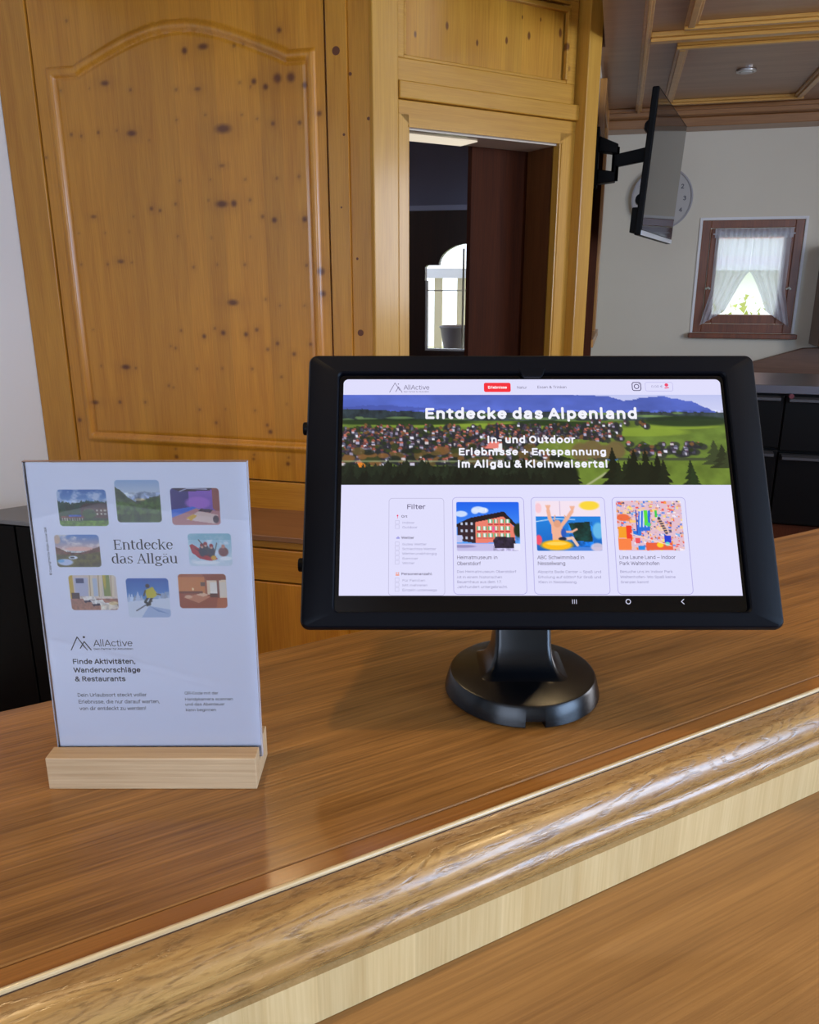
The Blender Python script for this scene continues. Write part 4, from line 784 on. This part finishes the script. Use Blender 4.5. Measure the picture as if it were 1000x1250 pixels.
def ph_valley():
    p = Pic(76, 74); p.grad(0, .5, (150, 178, 216), (226, 226, 226)); p.ridge([(0, .36), (.35, .4), (.55, .28), (.66, .26), (.8, .3), (1, .28)], (150, 164, 190), .03)
    p.ridge([(0, .16), (.12, .24), (.3, .42), (.44, .5), (.6, .46), (.75, .42), (1, .36)], (74, 84, 58), .02, 2); p.ridge([(0, .5), (.3, .52), (.5, .55), (.7, .45), (1, .42)], (72, 98, 40), .04, 6)
    p.ell(.55, .46, .12, .03, (214, 190, 130), .7); p.dapple(p.Y > .3, .6, 14, 14, 8); p.put((p.Y > .8)*.35, (20, 30, 14)); firs(p, [i/14 for i in range(15)], .98, .2, (58, 82, 34), 2); return p
def ph_spa():
    p = Pic(80, 62, (120, 84, 190)); p.grad(0, 1, (150, 96, 200), (90, 60, 150)); p.rect(0, 0, .38, .6, (60, 44, 120)); p.poly([(0, 0), (.9, 0), (.8, .08), (.2, .1)], (50, 30, 50)); p.line([(.2, .1), (.35, .02), (.75, .04)], .01, (220, 220, 250))
    p.poly([(.85, 0), (1, 0), (1, .7), (.85, .55)], (150, 80, 70)); p.ell(.55, .4, .25, .16, (176, 110, 210), .8); p.poly([(0, .58), (.45, .5), (.6, .56), (.1, .8), (0, .8)], (60, 110, 214)); p.poly([(0, .8), (.5, .55), (1, .62), (1, 1), (0, 1)], (190, 130, 130))
    p.poly([(.3, .85), (.55, .62), (.95, .72), (.9, .96)], (226, 196, 186)); p.poly([(.3, .8), (.45, .7), (.52, .74), (.4, .88)], (220, 170, 40)); p.poly([(.6, .55), (.85, .58), (.8, .66), (.55, .62)], (66, 40, 60)); p.ell(.9, .84, .06, .1, (60, 36, 50)); return p
def ph_dawn():
    p = Pic(76, 58); sky(p, (80, 130, 200), (240, 190, 170), .5, 7, .8, (250, 236, 226)); p.ell(.55, .44, .3, .07, (250, 190, 170), .7); p.ell(.06, .15, .08, .14, (240, 190, 140), .7)
    p.ridge([(0, .36), (.25, .52), (.5, .56), (.75, .48), (1, .36)], (110, 70, 50), .03); p.ridge([(0, .6), (.4, .62), (.7, .58), (1, .52)], (92, 84, 34), .03, 4); p.dapple(p.Y > .5, .5, 12, 9, 3)
    p.ell(.2, .84, .17, .1, (196, 210, 236)); p.ell(.38, .7, .1, .05, (230, 236, 245)); p.ell(.1, .8, .08, .05, (90, 170, 220), .7); p.ell(.36, .7, .05, .03, (40, 50, 50)); return p
def ph_raft():
    p = Pic(76, 60, (170, 208, 222)); p.grad(0, 1, (150, 200, 216), (214, 228, 240)); p.put(np.clip((p.noise(7, 6, 5)-.5)*5, 0, 1)*.8, (235, 242, 250)); p.rect(0, 0, 1, .2, (120, 180, 196), .6)
    p.poly([(.04, .36), (.1, .32), (.3, .5), (.62, .68), (.66, .78), (.5, .84), (.25, .76), (.08, .58)], (176, 24, 40)); p.poly([(.12, .4), (.3, .54), (.6, .7), (.55, .74), (.28, .62)], (90, 14, 30))
    for x, y in ((.4, .36), (.53, .42), (.32, .4)): p.ell(x, y+.14, .075, .16, (34, 40, 60)); p.ell(x, y-.04, .045, .06, (150, 40, 44)); p.ell(x, y+.02, .03, .035, (210, 160, 140))
    p.line([(.25, .2), (.5, .62)], .014, (60, 50, 50)); p.line([(.66, .3), (.55, .8)], .014, (60, 50, 50)); p.ell(.57, .74, .06, .07, (226, 170, 50)); p.ell(.8, .56, .11, .14, (120, 56, 56)); p.ell(.8, .4, .04, .06, (190, 120, 100)); p.ell(.85, .76, .14, .06, (245, 250, 255)); p.ell(.4, .88, .3, .06, (245, 250, 255), .9); return p
def ph_lounge():
    p = Pic(84, 60, (224, 206, 190)); p.rect(0, 0, .09, 1, (206, 170, 60)); p.rect(.12, .08, .4, .6, (190, 190, 210)); p.rect(.15, .1, .32, .24, (60, 70, 110)); p.rect(.04, .5, .2, .66, (60, 40, 40)); p.rect(0, .66, 1, 1, (170, 120, 100))
    for x in (.42, .6, .86): p.poly([(x, 0), (x+.1, 0), (x+.07, .6), (x-.03, .62)], (232, 216, 186)); p.line([(x+.03, 0), (x+.01, .6)], .012, (180, 150, 110))
    p.rect(.72, 0, .86, .6, (120, 140, 60), .8); p.ell(.75, .1, .03, .3, (230, 190, 60), .7); p.rect(.5, .1, .6, .6, (190, 200, 215))
    for x, y in ((.25, .62), (.42, .72), (.6, .8)): p.poly([(x, y), (x+.25, y-.03), (x+.3, y+.07), (x+.04, y+.1)], (238, 230, 220)); p.poly([(x+.02, y+.1), (x+.3, y+.07), (x+.3, y+.12), (x+.05, y+.16)], (44, 40, 60))
    p.poly([(.62, .84), (.95, .78), (1, .95), (.62, 1)], (240, 226, 206)); p.ell(.9, .8, .1, .05, (224, 200, 150)); p.dapple(p.Y > .6, .25, 20, 12, 3); return p
def ph_ski():
    p = Pic(76, 70); p.grad(0, .7, (30, 92, 176), (120, 170, 220)); p.ridge([(0, .5), (.25, .46), (.4, .54), (.6, .42), (1, .34)], (150, 176, 210), .05, 4); firs(p, [.06, .12, .19, .26, .34, .76, .84, .9, .97], .58, .2, (196, 212, 236), 5)
    p.ridge([(0, .6), (.5, .54), (1, .5)], (222, 230, 244)); p.poly([(.3, 1), (.5, .7), (1, .8), (1, 1)], (176, 196, 228)); p.poly([(.5, .7), (.95, .9), (.7, .85)], (120, 150, 200), .7)
    p.line([(.2, .82), (.58, .58)], .012, (40, 40, 60)); p.line([(.48, .5), (.42, .6), (.5, .66), (.46, .68)], .03, (40, 44, 40)); p.line([(.58, .5), (.52, .6), (.52, .66)], .03, (40, 44, 40)); p.poly([(.44, .3), (.62, .22), (.72, .42), (.62, .5), (.46, .5)], (206, 190, 40)); p.ell(.5, .2, .05, .05, (60, 60, 60)); p.line([(.44, .32), (.4, .44)], .02, (70, 66, 40)); p.line([(.7, .4), (.78, .42)], .018, (70, 66, 40)); return p
def ph_room():
    p = Pic(84, 62, (220, 140, 70)); p.grad(0, 1, (176, 92, 50), (190, 100, 56)); p.rect(0, .1, .55, .55, (214, 130, 66)); p.rect(.6, .18, 1, .7, (240, 214, 180)); p.rect(.66, .24, .8, .66, (250, 240, 226)); p.rect(.84, .24, .98, .66, (236, 220, 200)); p.rect(.8, .2, .84, .7, (130, 60, 30)); p.poly([(.5, 0), (1, 0), (1, .18), (.6, .2)], (150, 70, 36))
    p.rect(.46, .24, .56, .36, (110, 80, 60)); p.poly([(.0, .5), (.55, .56), (.8, .68), (.76, 1), (0, 1)], (160, 74, 40)); p.poly([(.1, .68), (.4, .58), (.66, .66), (.4, .84)], (206, 130, 90)); p.poly([(.36, .6), (.5, .54), (.62, .6), (.5, .66)], (236, 190, 150)); p.ell(.2, .66, .08, .05, (230, 180, 140)); p.rect(.64, .56, .8, .68, (90, 40, 24)); p.rect(.0, .5, .5, .56, (120, 56, 30)); p.ell(.3, .44, .02, .04, (250, 220, 160)); return p
# ------------------------------------------------------------------ outline helpers (all in millimetres on a plane)
def rr(x0, x1, y0, y1, r, z, k=7):
    o = []
    for cx, cy, a in ((x1-r, y0+r, -90), (x1-r, y1-r, 0), (x0+r, y1-r, 90), (x0+r, y0+r, 180)):
        o += [(cx+r*math.cos(math.radians(a+90*i/k)), cy+r*math.sin(math.radians(a+90*i/k)), z) for i in range(k+1)]
    return o
def plate(m, x0, x1, y0, y1, r, z): m.flat = True; o = rr(x0, x1, y0, y1, r, z); return m.add(o, [tuple(range(len(o)))])
def outline(m, x0, x1, y0, y1, r, w, z):
    m.flat = True; a = rr(x0, x1, y0, y1, r, z); b = rr(x0+w, x1-w, y0+w, y1-w, max(r-w, .1), z); n = len(a)
    return m.add(a+b, [(i, (i+1) % n, n+(i+1) % n, n+i) for i in range(n)])
def pen(m, pts, hx, hy, z, k=10):
    m.flat = True
    if len(pts) == 1: pts = pts*2
    for (xa, ya), (xb, yb) in zip(pts, pts[1:]):
        h = hull([(x+hx*math.cos(2*PI*i/k), y+hy*math.sin(2*PI*i/k)) for x, y in ((xa, ya), (xb, yb)) for i in range(k)])
        m.add([(x, y, z) for x, y in h], [tuple(range(len(h)))])
    return m
# slab-serif letters: (strokes with the broad nib, strokes with the fine nib, advance); x-height .54, capital .72
def stem(x, y0, y1): return [(x, y0), (x, y1)]
def sf(x, y, l=.07, r=.07): return [(x-l, y), (x+r, y)]
GL = {
 'E': ([stem(.12, .02, .70)], [[(.03, .015), (.50, .015), (.50, .17)], [(.03, .705), (.48, .705), (.48, .56)], [(.12, .375), (.38, .375)], [(.38, .30), (.38, .45)]], .58),
 'n': ([stem(.11, .02, .52), [(.42, .02), (.42, .34), (.39, .44)]], [sf(.11, .015), sf(.42, .015), [(.03, .525), (.11, .525)], ell_(.27, .36, .155, .165, 150, 10)], .53),
 't': ([[(.14, .66), (.14, .14), (.17, .05)]], [[(.03, .525), (.32, .525)], ell_(.235, .10, .085, .095, 200, 320)], .35),
 'd': ([stem(.40, .02, .74), ell_(.235, .265, .16, .25, 120, 240)], [sf(.42, .015, .02, .08), [(.31, .745), (.40, .745)], ell_(.235, .265, .16, .25, 60, 120), ell_(.235, .265, .16, .25, 240, 300)], .53),
 'e': ([ell_(.25, .265, .18, .25, 110, 250), ell_(.25, .30, .165, .21, 5, 60, 6)], [ell_(.25, .265, .18, .25, 40, 110), ell_(.25, .265, .18, .25, 250, 325), [(.08, .29), (.42, .29)]], .48),
 'c': ([ell_(.25, .265, .18, .25, 110, 250), [(.385, .43), (.39, .40)]], [ell_(.25, .265, .18, .25, 42, 110), ell_(.25, .265, .18, .25, 250, 322)], .45),
 'k': ([stem(.11, .02, .74), [(.24, .30), (.41, .03)]], [sf(.11, .015), sf(.44, .015, .08, .06), [(.03, .745), (.11, .745)], [(.12, .22), (.38, .52)], sf(.40, .525, .08, .07)], .52),
 'a': ([[(.36, .40), (.36, .08)], ell_(.19, .15, .12, .13, 100, 250, 10)], [[(.36, .08), (.42, .015), (.46, .03)], ell_(.22, .39, .14, .13, 0, 150), [(.36, .31), (.20, .285)], ell_(.20, .14, .14, .125, 235, 330)], .49),
 's': ([[(.09, .42), (.13, .32), (.30, .24), (.34, .13)]], [ell_(.22, .40, .13, .12, 20, 175), ell_(.21, .14, .13, .125, -175, 0), [(.345, .44), (.345, .52)], [(.08, .0), (.08, .12)]], .42),
 'A': ([[(.30, .70), (.53, .03)]], [[(.30, .70), (.08, .03)], [(.15, .24), (.45, .24)], sf(.08, .015, .08, .08), sf(.54, .015, .09, .07)], .64),
 'l': ([stem(.12, .02, .74)], [sf(.12, .015, .08, .08), [(.03, .745), (.12, .745)]], .26),
 'g': ([ell_(.23, .36, .14, .155, 110, 250), ell_(.23, .36, .14, .155, -70, 70), ell_(.24, -.10, .19, .09, 130, 230, 8), ell_(.24, -.10, .19, .09, -50, 40, 8)], [ell_(.23, .36, .14, .155, 0, 360), ell_(.24, -.10, .19, .095, 0, 360), [(.14, .22), (.10, .12), (.14, .04), (.34, .02)], [(.33, .48), (.46, .52)]], .49),
 'u': ([[(.11, .52), (.11, .18), (.14, .09)], stem(.42, .02, .52)], [[(.03, .525), (.11, .525)], [(.34, .525), (.42, .525)], sf(.44, .015, .02, .07), ell_(.26, .17, .14, .155, 200, 350)], .55),
}
GL['ä'] = (GL['a'][0]+[[(.15, .68)], [(.31, .68)]], GL['a'][1], GL['a'][2])
def serif(m, body, x0, y0, w, cap, z):
    tw = sum(.24 if c == ' ' else GL[c][2] for c in body)-.06; sx = w/tw; sy = cap/.72; x = 0
    for c in body:
        if c == ' ': x += .24; continue
        b, f, adv = GL[c]
        for st in b: pen(m, [(x0+(x+px)*sx, y0+py*sy) for px, py in st], .05*sx, .028*sy, z)
        for st in f: pen(m, [(x0+(x+px)*sx, y0+py*sy) for px, py in st], .02*sx, .022*sy, z)
        x += adv
# ------------------------------------------------------------------ tablet kiosk
def plane_frame(X, Y, Z, t, yaw=0):
    R_ = Matrix.Rotation(yaw, 3, 'Z'); r = R_ @ Vector((1, 0, 0)); u = R_ @ Vector((0, math.sin(t), math.cos(t))); n = r.cross(u)
    M = Matrix(((r.x, u.x, n.x, X), (r.y, u.y, n.y, Y), (r.z, u.z, n.z, Z+.15), (0, 0, 0, 1)))
    f = MFr(M); f.c = lambda p: Vector(p)*.001; return f
TF = plane_frame(.0728, .3931, 1.2178, .539)
DX, DY = .0715, .4512
kiosk = thing('tablet_kiosk', 'black tablet kiosk on a round foot, showing a tourism web page', 'tablet', WO, (DX, DY, T))
W2, H2 = 133, 163.4
rings = [rr(-W2+7, W2-7, 7, H2-7, 5, -17), rr(-W2+1.5, W2-1.5, 1.5, H2-1.5, 5, -13), rr(-W2, W2, 0, H2, 5, -5), rr(-W2+.2, W2-.2, .2, H2-.2, 5, -2.4), rr(-W2+1.2, W2-1.2, 1, H2-1, 4.5, -.6), rr(-W2+2.4, W2-2.4, 1.8, H2-1.8, 4, 0),
         rr(-115.4, 115.4, 8.6, 152.2, 3.5, 0), rr(-114.6, 114.6, 9.4, 151.4, 3.2, -.8), rr(-114.4, 114.4, 9.6, 151.2, 3, -3.4)]
enc = plain('kiosk powder black', rgb(5, 7, 14), .45, spec=.1, nz=.06, nscale=1500)
build(MB().loft(rings), 'enclosure', enc, TF, kiosk, smooth=28)
sc_ = build(MB().box(-114.3, 114.3, 9.7, 151.1, -3.3, -2.9), 'screen', black_gl, TF, kiosk)
L0 = -2.86
page = emit('web page white', rgb(223, 222, 252)); m = MB(); o_ = [p for p in rr(-112, 112, 18.7, 148.2, 3, L0)]
o_ = [(-112, 18.7, L0), (112, 18.7, L0)]+[p for p in o_ if p[1] > 100]; m.add(o_, [tuple(range(len(o_)))]); m.flat = True
build(m, 'web_page', page, TF, sc_)
picv = vcol('screen picture', True, .12); prn = vcol('printed picture', False, .35)
h0 = picture('header_photo', hero(), -112, 112, 82.7, 138.3, L0+.04, TF, sc_, picv, label='photo of a village below blue mountains')
m = MB(); L1 = L0+.09
text(m, 'Entdecke das Alpenland', -63.6, 122.9, 125.3, 7.2, L1, .045, track=.07); text(m, 'In- und Outdoor', -27.4, 107.9, 51.5, 4.8, L1, .042, track=.06); text(m, 'Erlebnisse + Entspannung', -44.2, 100.5, 86, 4.6, L1, .042, track=.06); text(m, 'im Allgäu & Kleinwalsertal', -44.8, 93, 87.2, 4.8, L1, .042, track=.06)
build(m, 'headline', emit('headline white', rgb(240, 240, 250)), TF, sc_)
grey = emit('page text grey', rgb(104, 98, 128)); lite = emit('page text pale', rgb(150, 146, 186)); line_ = emit('page outline', rgb(176, 170, 226))
m = MB(); L1 = L0+.04
pen(m, [(-84.6, 139.9), (-81.4, 145.9), (-78.6, 141.2)], .16, .16, L1); pen(m, [(-80.9, 140.3), (-79.3, 143.4), (-77.2, 139.9)], .16, .16, L1); pen(m, [(-79.4, 145.2)], .35, .35, L1)
text(m, 'AllActive', -76.2, 141.6, 15, 3, L1, -.008); text(m, 'Dein Partner für Aktivitäten', -76.2, 139.9, 15, .85, L1)
text(m, 'Natur', -9, 142.2, 5.8, 1.7, L1); text(m, 'Essen & Trinken', 3.1, 142.4, 17.3, 1.7, L1)
text(m, 'Filter', -74.3, 68.3, 10.4, 2.9, L1, .015); text(m, 'Ort', -77.5, 63.3, 3.4, 1.5, L1, .02); text(m, 'Wetter', -77.4, 50.9, 7.2, 1.5, L1, .02); text(m, 'Personenanzahl:', -77.4, 30.2, 17.4, 1.5, L1, .02)
for s_, x, y, w in (('Heimatmuseum in', -46.2, 39.3, 22.7), ('Oberstdorf', -46.2, 35.8, 13.2), ('ABC Schwimmbad in', -1, 39.3, 26.2), ('Nesselwang', -1, 35.9, 15.4), ('Lina Laune Land – Indoor', 45, 39.4, 31.4), ('Park Waltenhofen', 44.8, 35.9, 22.4)): text(m, s_, x, y, w, 2.1, L1, .004)
build(m, 'page_headings', grey, TF, sc_)
m = MB()
for s_, x, y, w in (('Indoor', -76.9, 59.7, 6.9), ('Outdoor', -76.9, 57, 8.5), ('Gutes Wetter', -76.9, 47.2, 13.7), ('Schlechtes Wetter', -76.9, 44.5, 19), ('Wetterunabhängig', -76.9, 41.8, 19.3), ('Sommer', -76.9, 39, 8.8), ('Winter', -76.8, 36.4, 6.8), ('Für Familien', -76.8, 26.6, 12.7), ('Mit mehreren', -76.8, 23.9, 14), ('Einzeln unterwegs', -76.8, 21.2, 19.2)): text(m, s_, x, y, w, 1.35, L1, 0, 2)
for s_, x, y, w in (('Das Heimatmuseum Oberstdorf', -46.3, 31.5, 33), ('ist in einem historischen', -46.3, 28.4, 25.1), ('Bauernhaus aus dem 17.', -46.3, 25.7, 25), ('Jahrhundert untergebracht.', -46.3, 22.9, 28.1), ('Alpspitz Bade Center – Spaß und', -1.1, 31.4, 35.3), ('Erholung auf 600m² für Groß und', -1.1, 28.4, 35.1), ('Klein in Nesselwang.', -1, 25.6, 21.6), ('Besuche uns im Indoor Park', 44.8, 31.5, 29.4), ('Waltenhofen- Wo Spaß keine', 44.8, 28.5, 30.7), ('Grenzen kennt!', 44.8, 25.6, 15.7)): text(m, s_, x, y, w, 1.5, L1, .004, 2)
text(m, '0,00 €', 70.8, 142.9, 6.6, 1.5, L1)
build(m, 'page_text', lite, TF, sc_)
m = MB()
for x0, x1 in ((-48.4, -7.4), (-3.5, 38.8), (42.8, 84.9)): outline(m, x0, x1, 19.3, 75.4, 2.5, .34, L1)
build(m, 'card_outline', line_, TF, sc_)
m = MB(); outline(m, -84.6, -53.1, 18.72, 74.8, 2, .2, L1); build(outline(MB(), 67.2, 83.7, 140.6, 146.4, 1.2, .22, L1), 'cart_outline', line_, TF, sc_)
for y in (59.5, 56.9, 47.1, 44.5, 41.8, 39.1, 36.4, 26.5, 23.8, 21.1): outline(m, -80.9, -78.6, y, y+2.2, .2, .14, L1)
build(m, 'filter_outline', emit('filter outline', rgb(168, 164, 200)), TF, sc_)
build(plate(MB(), -28.6, -12.7, 140.1, 146, 1.1, L1), 'menu_button', emit('menu red', rgb(244, 46, 60)), TF, sc_)
build(text(MB(), 'Erlebnisse', -26.2, 142.2, 11.2, 1.8, L1+.04, .03), 'menu_button_text', emit('button text', rgb(255, 250, 252)), TF, sc_)
m = MB(); outline(m, 59.3, 64.9, 140.8, 146.5, 1.5, .5, L1); pen(m, ell_(62.1, 143.65, 1.35, 1.35, 0, 360, 20), .25, .25, L1); pen(m, [(63.7, 145.3)], .3, .3, L1)
build(m, 'photo_app_icon', emit('icon dark', rgb(74, 66, 104)), TF, sc_)
red_ = emit('icon red', rgb(236, 70, 110)); m = MB(); pen(m, [(79.9, 144.6)], 1.1, 1.1, L1, 16); pen(m, [(78.9, 142.6), (81, 142.9)], .3, .3, L1); build(m, 'cart_icon', red_, TF, sc_)
m = MB(); pen(m, [(-79.6, 64.5)], .5, .5, L1); pen(m, [(-79.6, 64.2), (-79.6, 62.9)], .12, .12, L1); build(m, 'pin_icon', red_, TF, sc_)
m = MB(); pen(m, [(-80.1, 31.4)], .4, .4, L1); pen(m, [(-79, 31.4)], .4, .4, L1); pen(m, [(-80.2, 30.3), (-78.9, 30.3)], .5, .35, L1)
build(m, 'people_icon', emit('icon orange', rgb(240, 140, 90)), TF, sc_)
m = MB(); pen(m, [(-79.9, 51.4), (-78.7, 51.4)], .5, .45, L1); pen(m, [(-79.2, 51.9)], .5, .5, L1); build(m, 'cloud_icon', emit('icon lilac', rgb(160, 160, 226)), TF, sc_)
BG = (223, 222, 252)
picture('card_photo', house_pic(), -46.2, -10.3, 43.9, 72.6, L0+.045, TF, sc_, picv, 1.2, BG); picture('card_photo', pool_pic(), -1.1, 35.9, 44, 73.2, L0+.045, TF, sc_, picv, 1.2, BG); picture('card_photo', play_pic(), 45, 82.3, 44.1, 73.3, L0+.045, TF, sc_, picv, 1.2, BG)
nav_ = emit('nav icons', rgb(210, 210, 235)); m = MB()
for i in (-1.1, 0, 1.1): pen(m, [(18.5+i, 14.3), (18.5+i, 16.5)], .16, .16, L1)
build(m, 'recent_icon', nav_, TF, sc_); build(pen(MB(), ell_(48.3, 15.4, 1.25, 1.25, 0, 360, 24), .22, .22, L1), 'home_icon', nav_, TF, sc_); m = MB(); pen(m, [(79.1, 16.7), (77.7, 15.4), (79.1, 14.1)], .2, .2, L1)
build(m, 'back_icon', nav_, TF, sc_)
build(MB().prism([(-8, 154), (8, 154), (6.3, 149.6), (5, 148.6), (-4.6, 148.6), (-6, 149.6)], -2.7, .35, 'z'), 'camera_tab', enc, TF, kiosk, bevel=.0004)
for b in (118.7, 36.9):
    build(MB().lathe([(3.4, -3.2), (3.9, -2.6), (3.9, .8), (3.9, 1)], (-132.4, b, -7.5), 24, 'x'), 'side_knob', black_pl, TF, kiosk, smooth=40)
build(MB().box(-37, 37, 55, 115, -21, -16.8), 'mounting_plate', black_pl, TF, kiosk, bevel=.002)
# foot with a cable notch at the front
angs = sorted(set([round(i*5.0, 2) for i in range(72)]+[265.0, 265.12, 279.0, 279.12])); angs = [a for a in angs if not (265.12 < a < 279.0)] + [268, 272, 276]; angs.sort()
rows = [(.0478, 0), (.0487, .0009), (.0484, .0028), (.0462, .0112), (.0452, .0126), (.0440, .0130), (.012, .0132)]
vs = []; n = len(angs)
for r, h in rows:
    for a in angs:
        t = math.radians(a); hh = h; r2 = r
        if 265.05 < a < 279.05 and h < .004: hh = .0042+h*.05; r2 = .0478
        vs.append((DX+r2*math.cos(t), DY+r2*math.sin(t), T+hh))
fs = [(j*n+i, j*n+(i+1) % n, (j+1)*n+(i+1) % n, (j+1)*n+i) for j in range(len(rows)-1) for i in range(n)]+[tuple(range((len(rows)-1)*n, len(rows)*n))]
b0 = len(vs)
vs += [(DX+.036*math.cos(math.radians(a)), DY+.036*math.sin(math.radians(a)), T+(.0042 if 265.05 < a < 279.05 else 0)) for a in angs]
fs += [(i, (i+1) % n, b0+(i+1) % n, b0+i) for i in range(n)]+[tuple(range(b0, b0+n))]
foot_m = plain('foot powder black', rgb(6, 8, 12), .26, spec=.34, nz=.05, nscale=1200)
build(MB().add(vs, fs), 'round_foot', foot_m, WO, kiosk, smooth=24)
def hr(w, d, y, z): return [(DX+p[0], y+p[1], T+z) for p in rr(-w/2, w/2, -d/2, d/2, min(w, d)*.14, 0, 4)]
build(MB().loft([hr(.056, .046, DY+.006, .0128), hr(.048, .040, DY+.006, .0142), hr(.041, .034, DY+.007, .018), hr(.0372, .029, DY+.008, .0235), hr(.0352, .026, DY+.010, .031), hr(.0345, .024, DY+.014, .05), hr(.0345, .022, DY+.026, .085), hr(.0345, .022, DY+.050, .125)]), 'neck', foot_m, WO, kiosk, smooth=50)
# ------------------------------------------------------------------ leaflet stand
SF = plane_frame(-.1296, .3589, 1.1704, .0314, .0095)
stand = thing('leaflet_stand', 'clear acrylic leaflet stand with a white printed card in a pale oak block', 'menu stand', WO, (-.131, .3617, T))
bx = wood('pale oak block', rgb(196, 166, 128), rgb(172, 140, 102), 'x', rough=.5, coat=0, grain=2.6, bumps=.25)
build(MB().prism([(.3465, T), (.3773, T), (.3773, T+.018), (.3612, T+.018), (.3610, T+.0102), (.3570, T+.0102), (.3571, T+.018), (.3465, T+.018)], -.1846, -.0780, 'x'), 'oak_block', bx, WO, stand, bevel=.0005)
pw = plain('white print card', rgb(236, 238, 255), .5)
card = build(MB().box(-52.2, 52.2, -8.5, 147.2, -.15, 0), 'printed_card', pw, SF, stand)
acr = thin_clear('clear acrylic', (.985, .99, 1, 1), .16)
build(MB().box(-52.6, 52.6, -8.6, 147.7, .25, 1.5).box(-52.6, 52.6, -8.6, 147.7, -1.5, -.3), 'acrylic_sleeve', acr, SF, stand)
edge = thin_clear('acrylic edge', (.85, .86, .9, 1), .3, .35, (.85, .84, .88, 1), .1)
build(MB().box(-52.9, -52.62, -8.6, 147.7, -1.4, 1.4), 'sleeve_side_edge', edge, SF, stand); build(MB().box(52.62, 52.9, -8.6, 147.7, -1.4, 1.4), 'sleeve_side_edge', edge, SF, stand)
build(MB().box(-52.9, 52.9, 147.72, 148.1, -1.4, 1.4), 'sleeve_top_edge', thin_clear('acrylic top edge', (.8, .66, .56, 1), .3, .6, rgb(150, 120, 105), .1), SF, stand)
CB = (236, 238, 255)
for f_, x0, x1, y0, y1 in ((ph_hotel, -39, -15.4, 115.9, 134.1), (ph_valley, -11.1, 10.3, 117.7, 138.7), (ph_spa, 15.1, 38.5, 116.3, 134.7), (ph_dawn, -42.6, -21, 95.1, 111.7), (ph_raft, 21.9, 43, 95.4, 112.1), (ph_lounge, -38, -14.7, 72.6, 91), (ph_ski, -10.1, 10.9, 68.6, 89.3), (ph_room, 15.6, 39.3, 73.4, 91.4)):
    picture('photo_print', f_(), x0, x1, y0, y1, .05, SF, card, prn, 1.9, CB)
ink = plain('black ink', rgb(24, 24, 40), .5)
m = MB(); serif(m, 'Entdecke', -14.3, 104.1, 28.5, 4.9, .08); serif(m, 'das Allgäu', -16, 97, 32, 4.9, .08); build(m, 'card_title', ink, SF, card)
m = MB()
text(m, 'Finde Aktivitäten,', -40.6, 43.5, 31.6, 2.9, .08, .03); text(m, 'Wandervorschläge', -40.6, 38.8, 33.6, 2.9, .08, .03); text(m, '& Restaurants', -40.5, 33.9, 25.5, 2.9, .08, .03)
build(m, 'bold_text', ink, SF, card)
m = MB()
for s_, x, y, w in (('Dein Urlaubsort steckt voller', -40.2, 25.3, 35.2), ('Erlebnisse, die nur darauf warten,', -40.1, 21.5, 41.5), ('von dir entdeckt zu werden!', -39.9, 17.7, 34.1)): text(m, s_, x, y, w, 2.1, .08, .004)
for s_, x, y, w in (('QR-Code mit der', 14.5, 26.3, 17.1), ('Handykamera scannen', 14.4, 22.9, 24.5), ('und das Abenteuer', 14.4, 20, 20.1), ('kann beginnen', 14.4, 16.8, 15.5)): text(m, s_, x, y, w, 1.65, .08, .004)
text(m, '© Copyrighted by Allgäu Active GbR', -45.7, 91.1, 24.3, 1.15, .08, .01, 2, PI/2)
build(m, 'small_text', ink, SF, card)
m = MB(); k = .36
pen(m, [(-40.6, 51.3), (-37, 58.3), (-33.6, 52.6)], k*.75, k*.75, .08); pen(m, [(-36, 52.2), (-33.7, 55.8), (-30.7, 51.3)], k*.75, k*.75, .08); pen(m, [(-33.6, 58.2)], .62, .62, .08, 16); pen(m, [(-35.5, 55.6), (-32.6, 51.2)], k*.6, k*.6, .08)
text(m, 'AllActive', -29.2, 53.1, 19.3, 3.7, .08, -.006, 4); text(m, 'Dein Partner für Aktivitäten', -29.3, 51.3, 19.7, 1.0, .08, .01, 2)
build(m, 'company_logo', ink, SF, card)
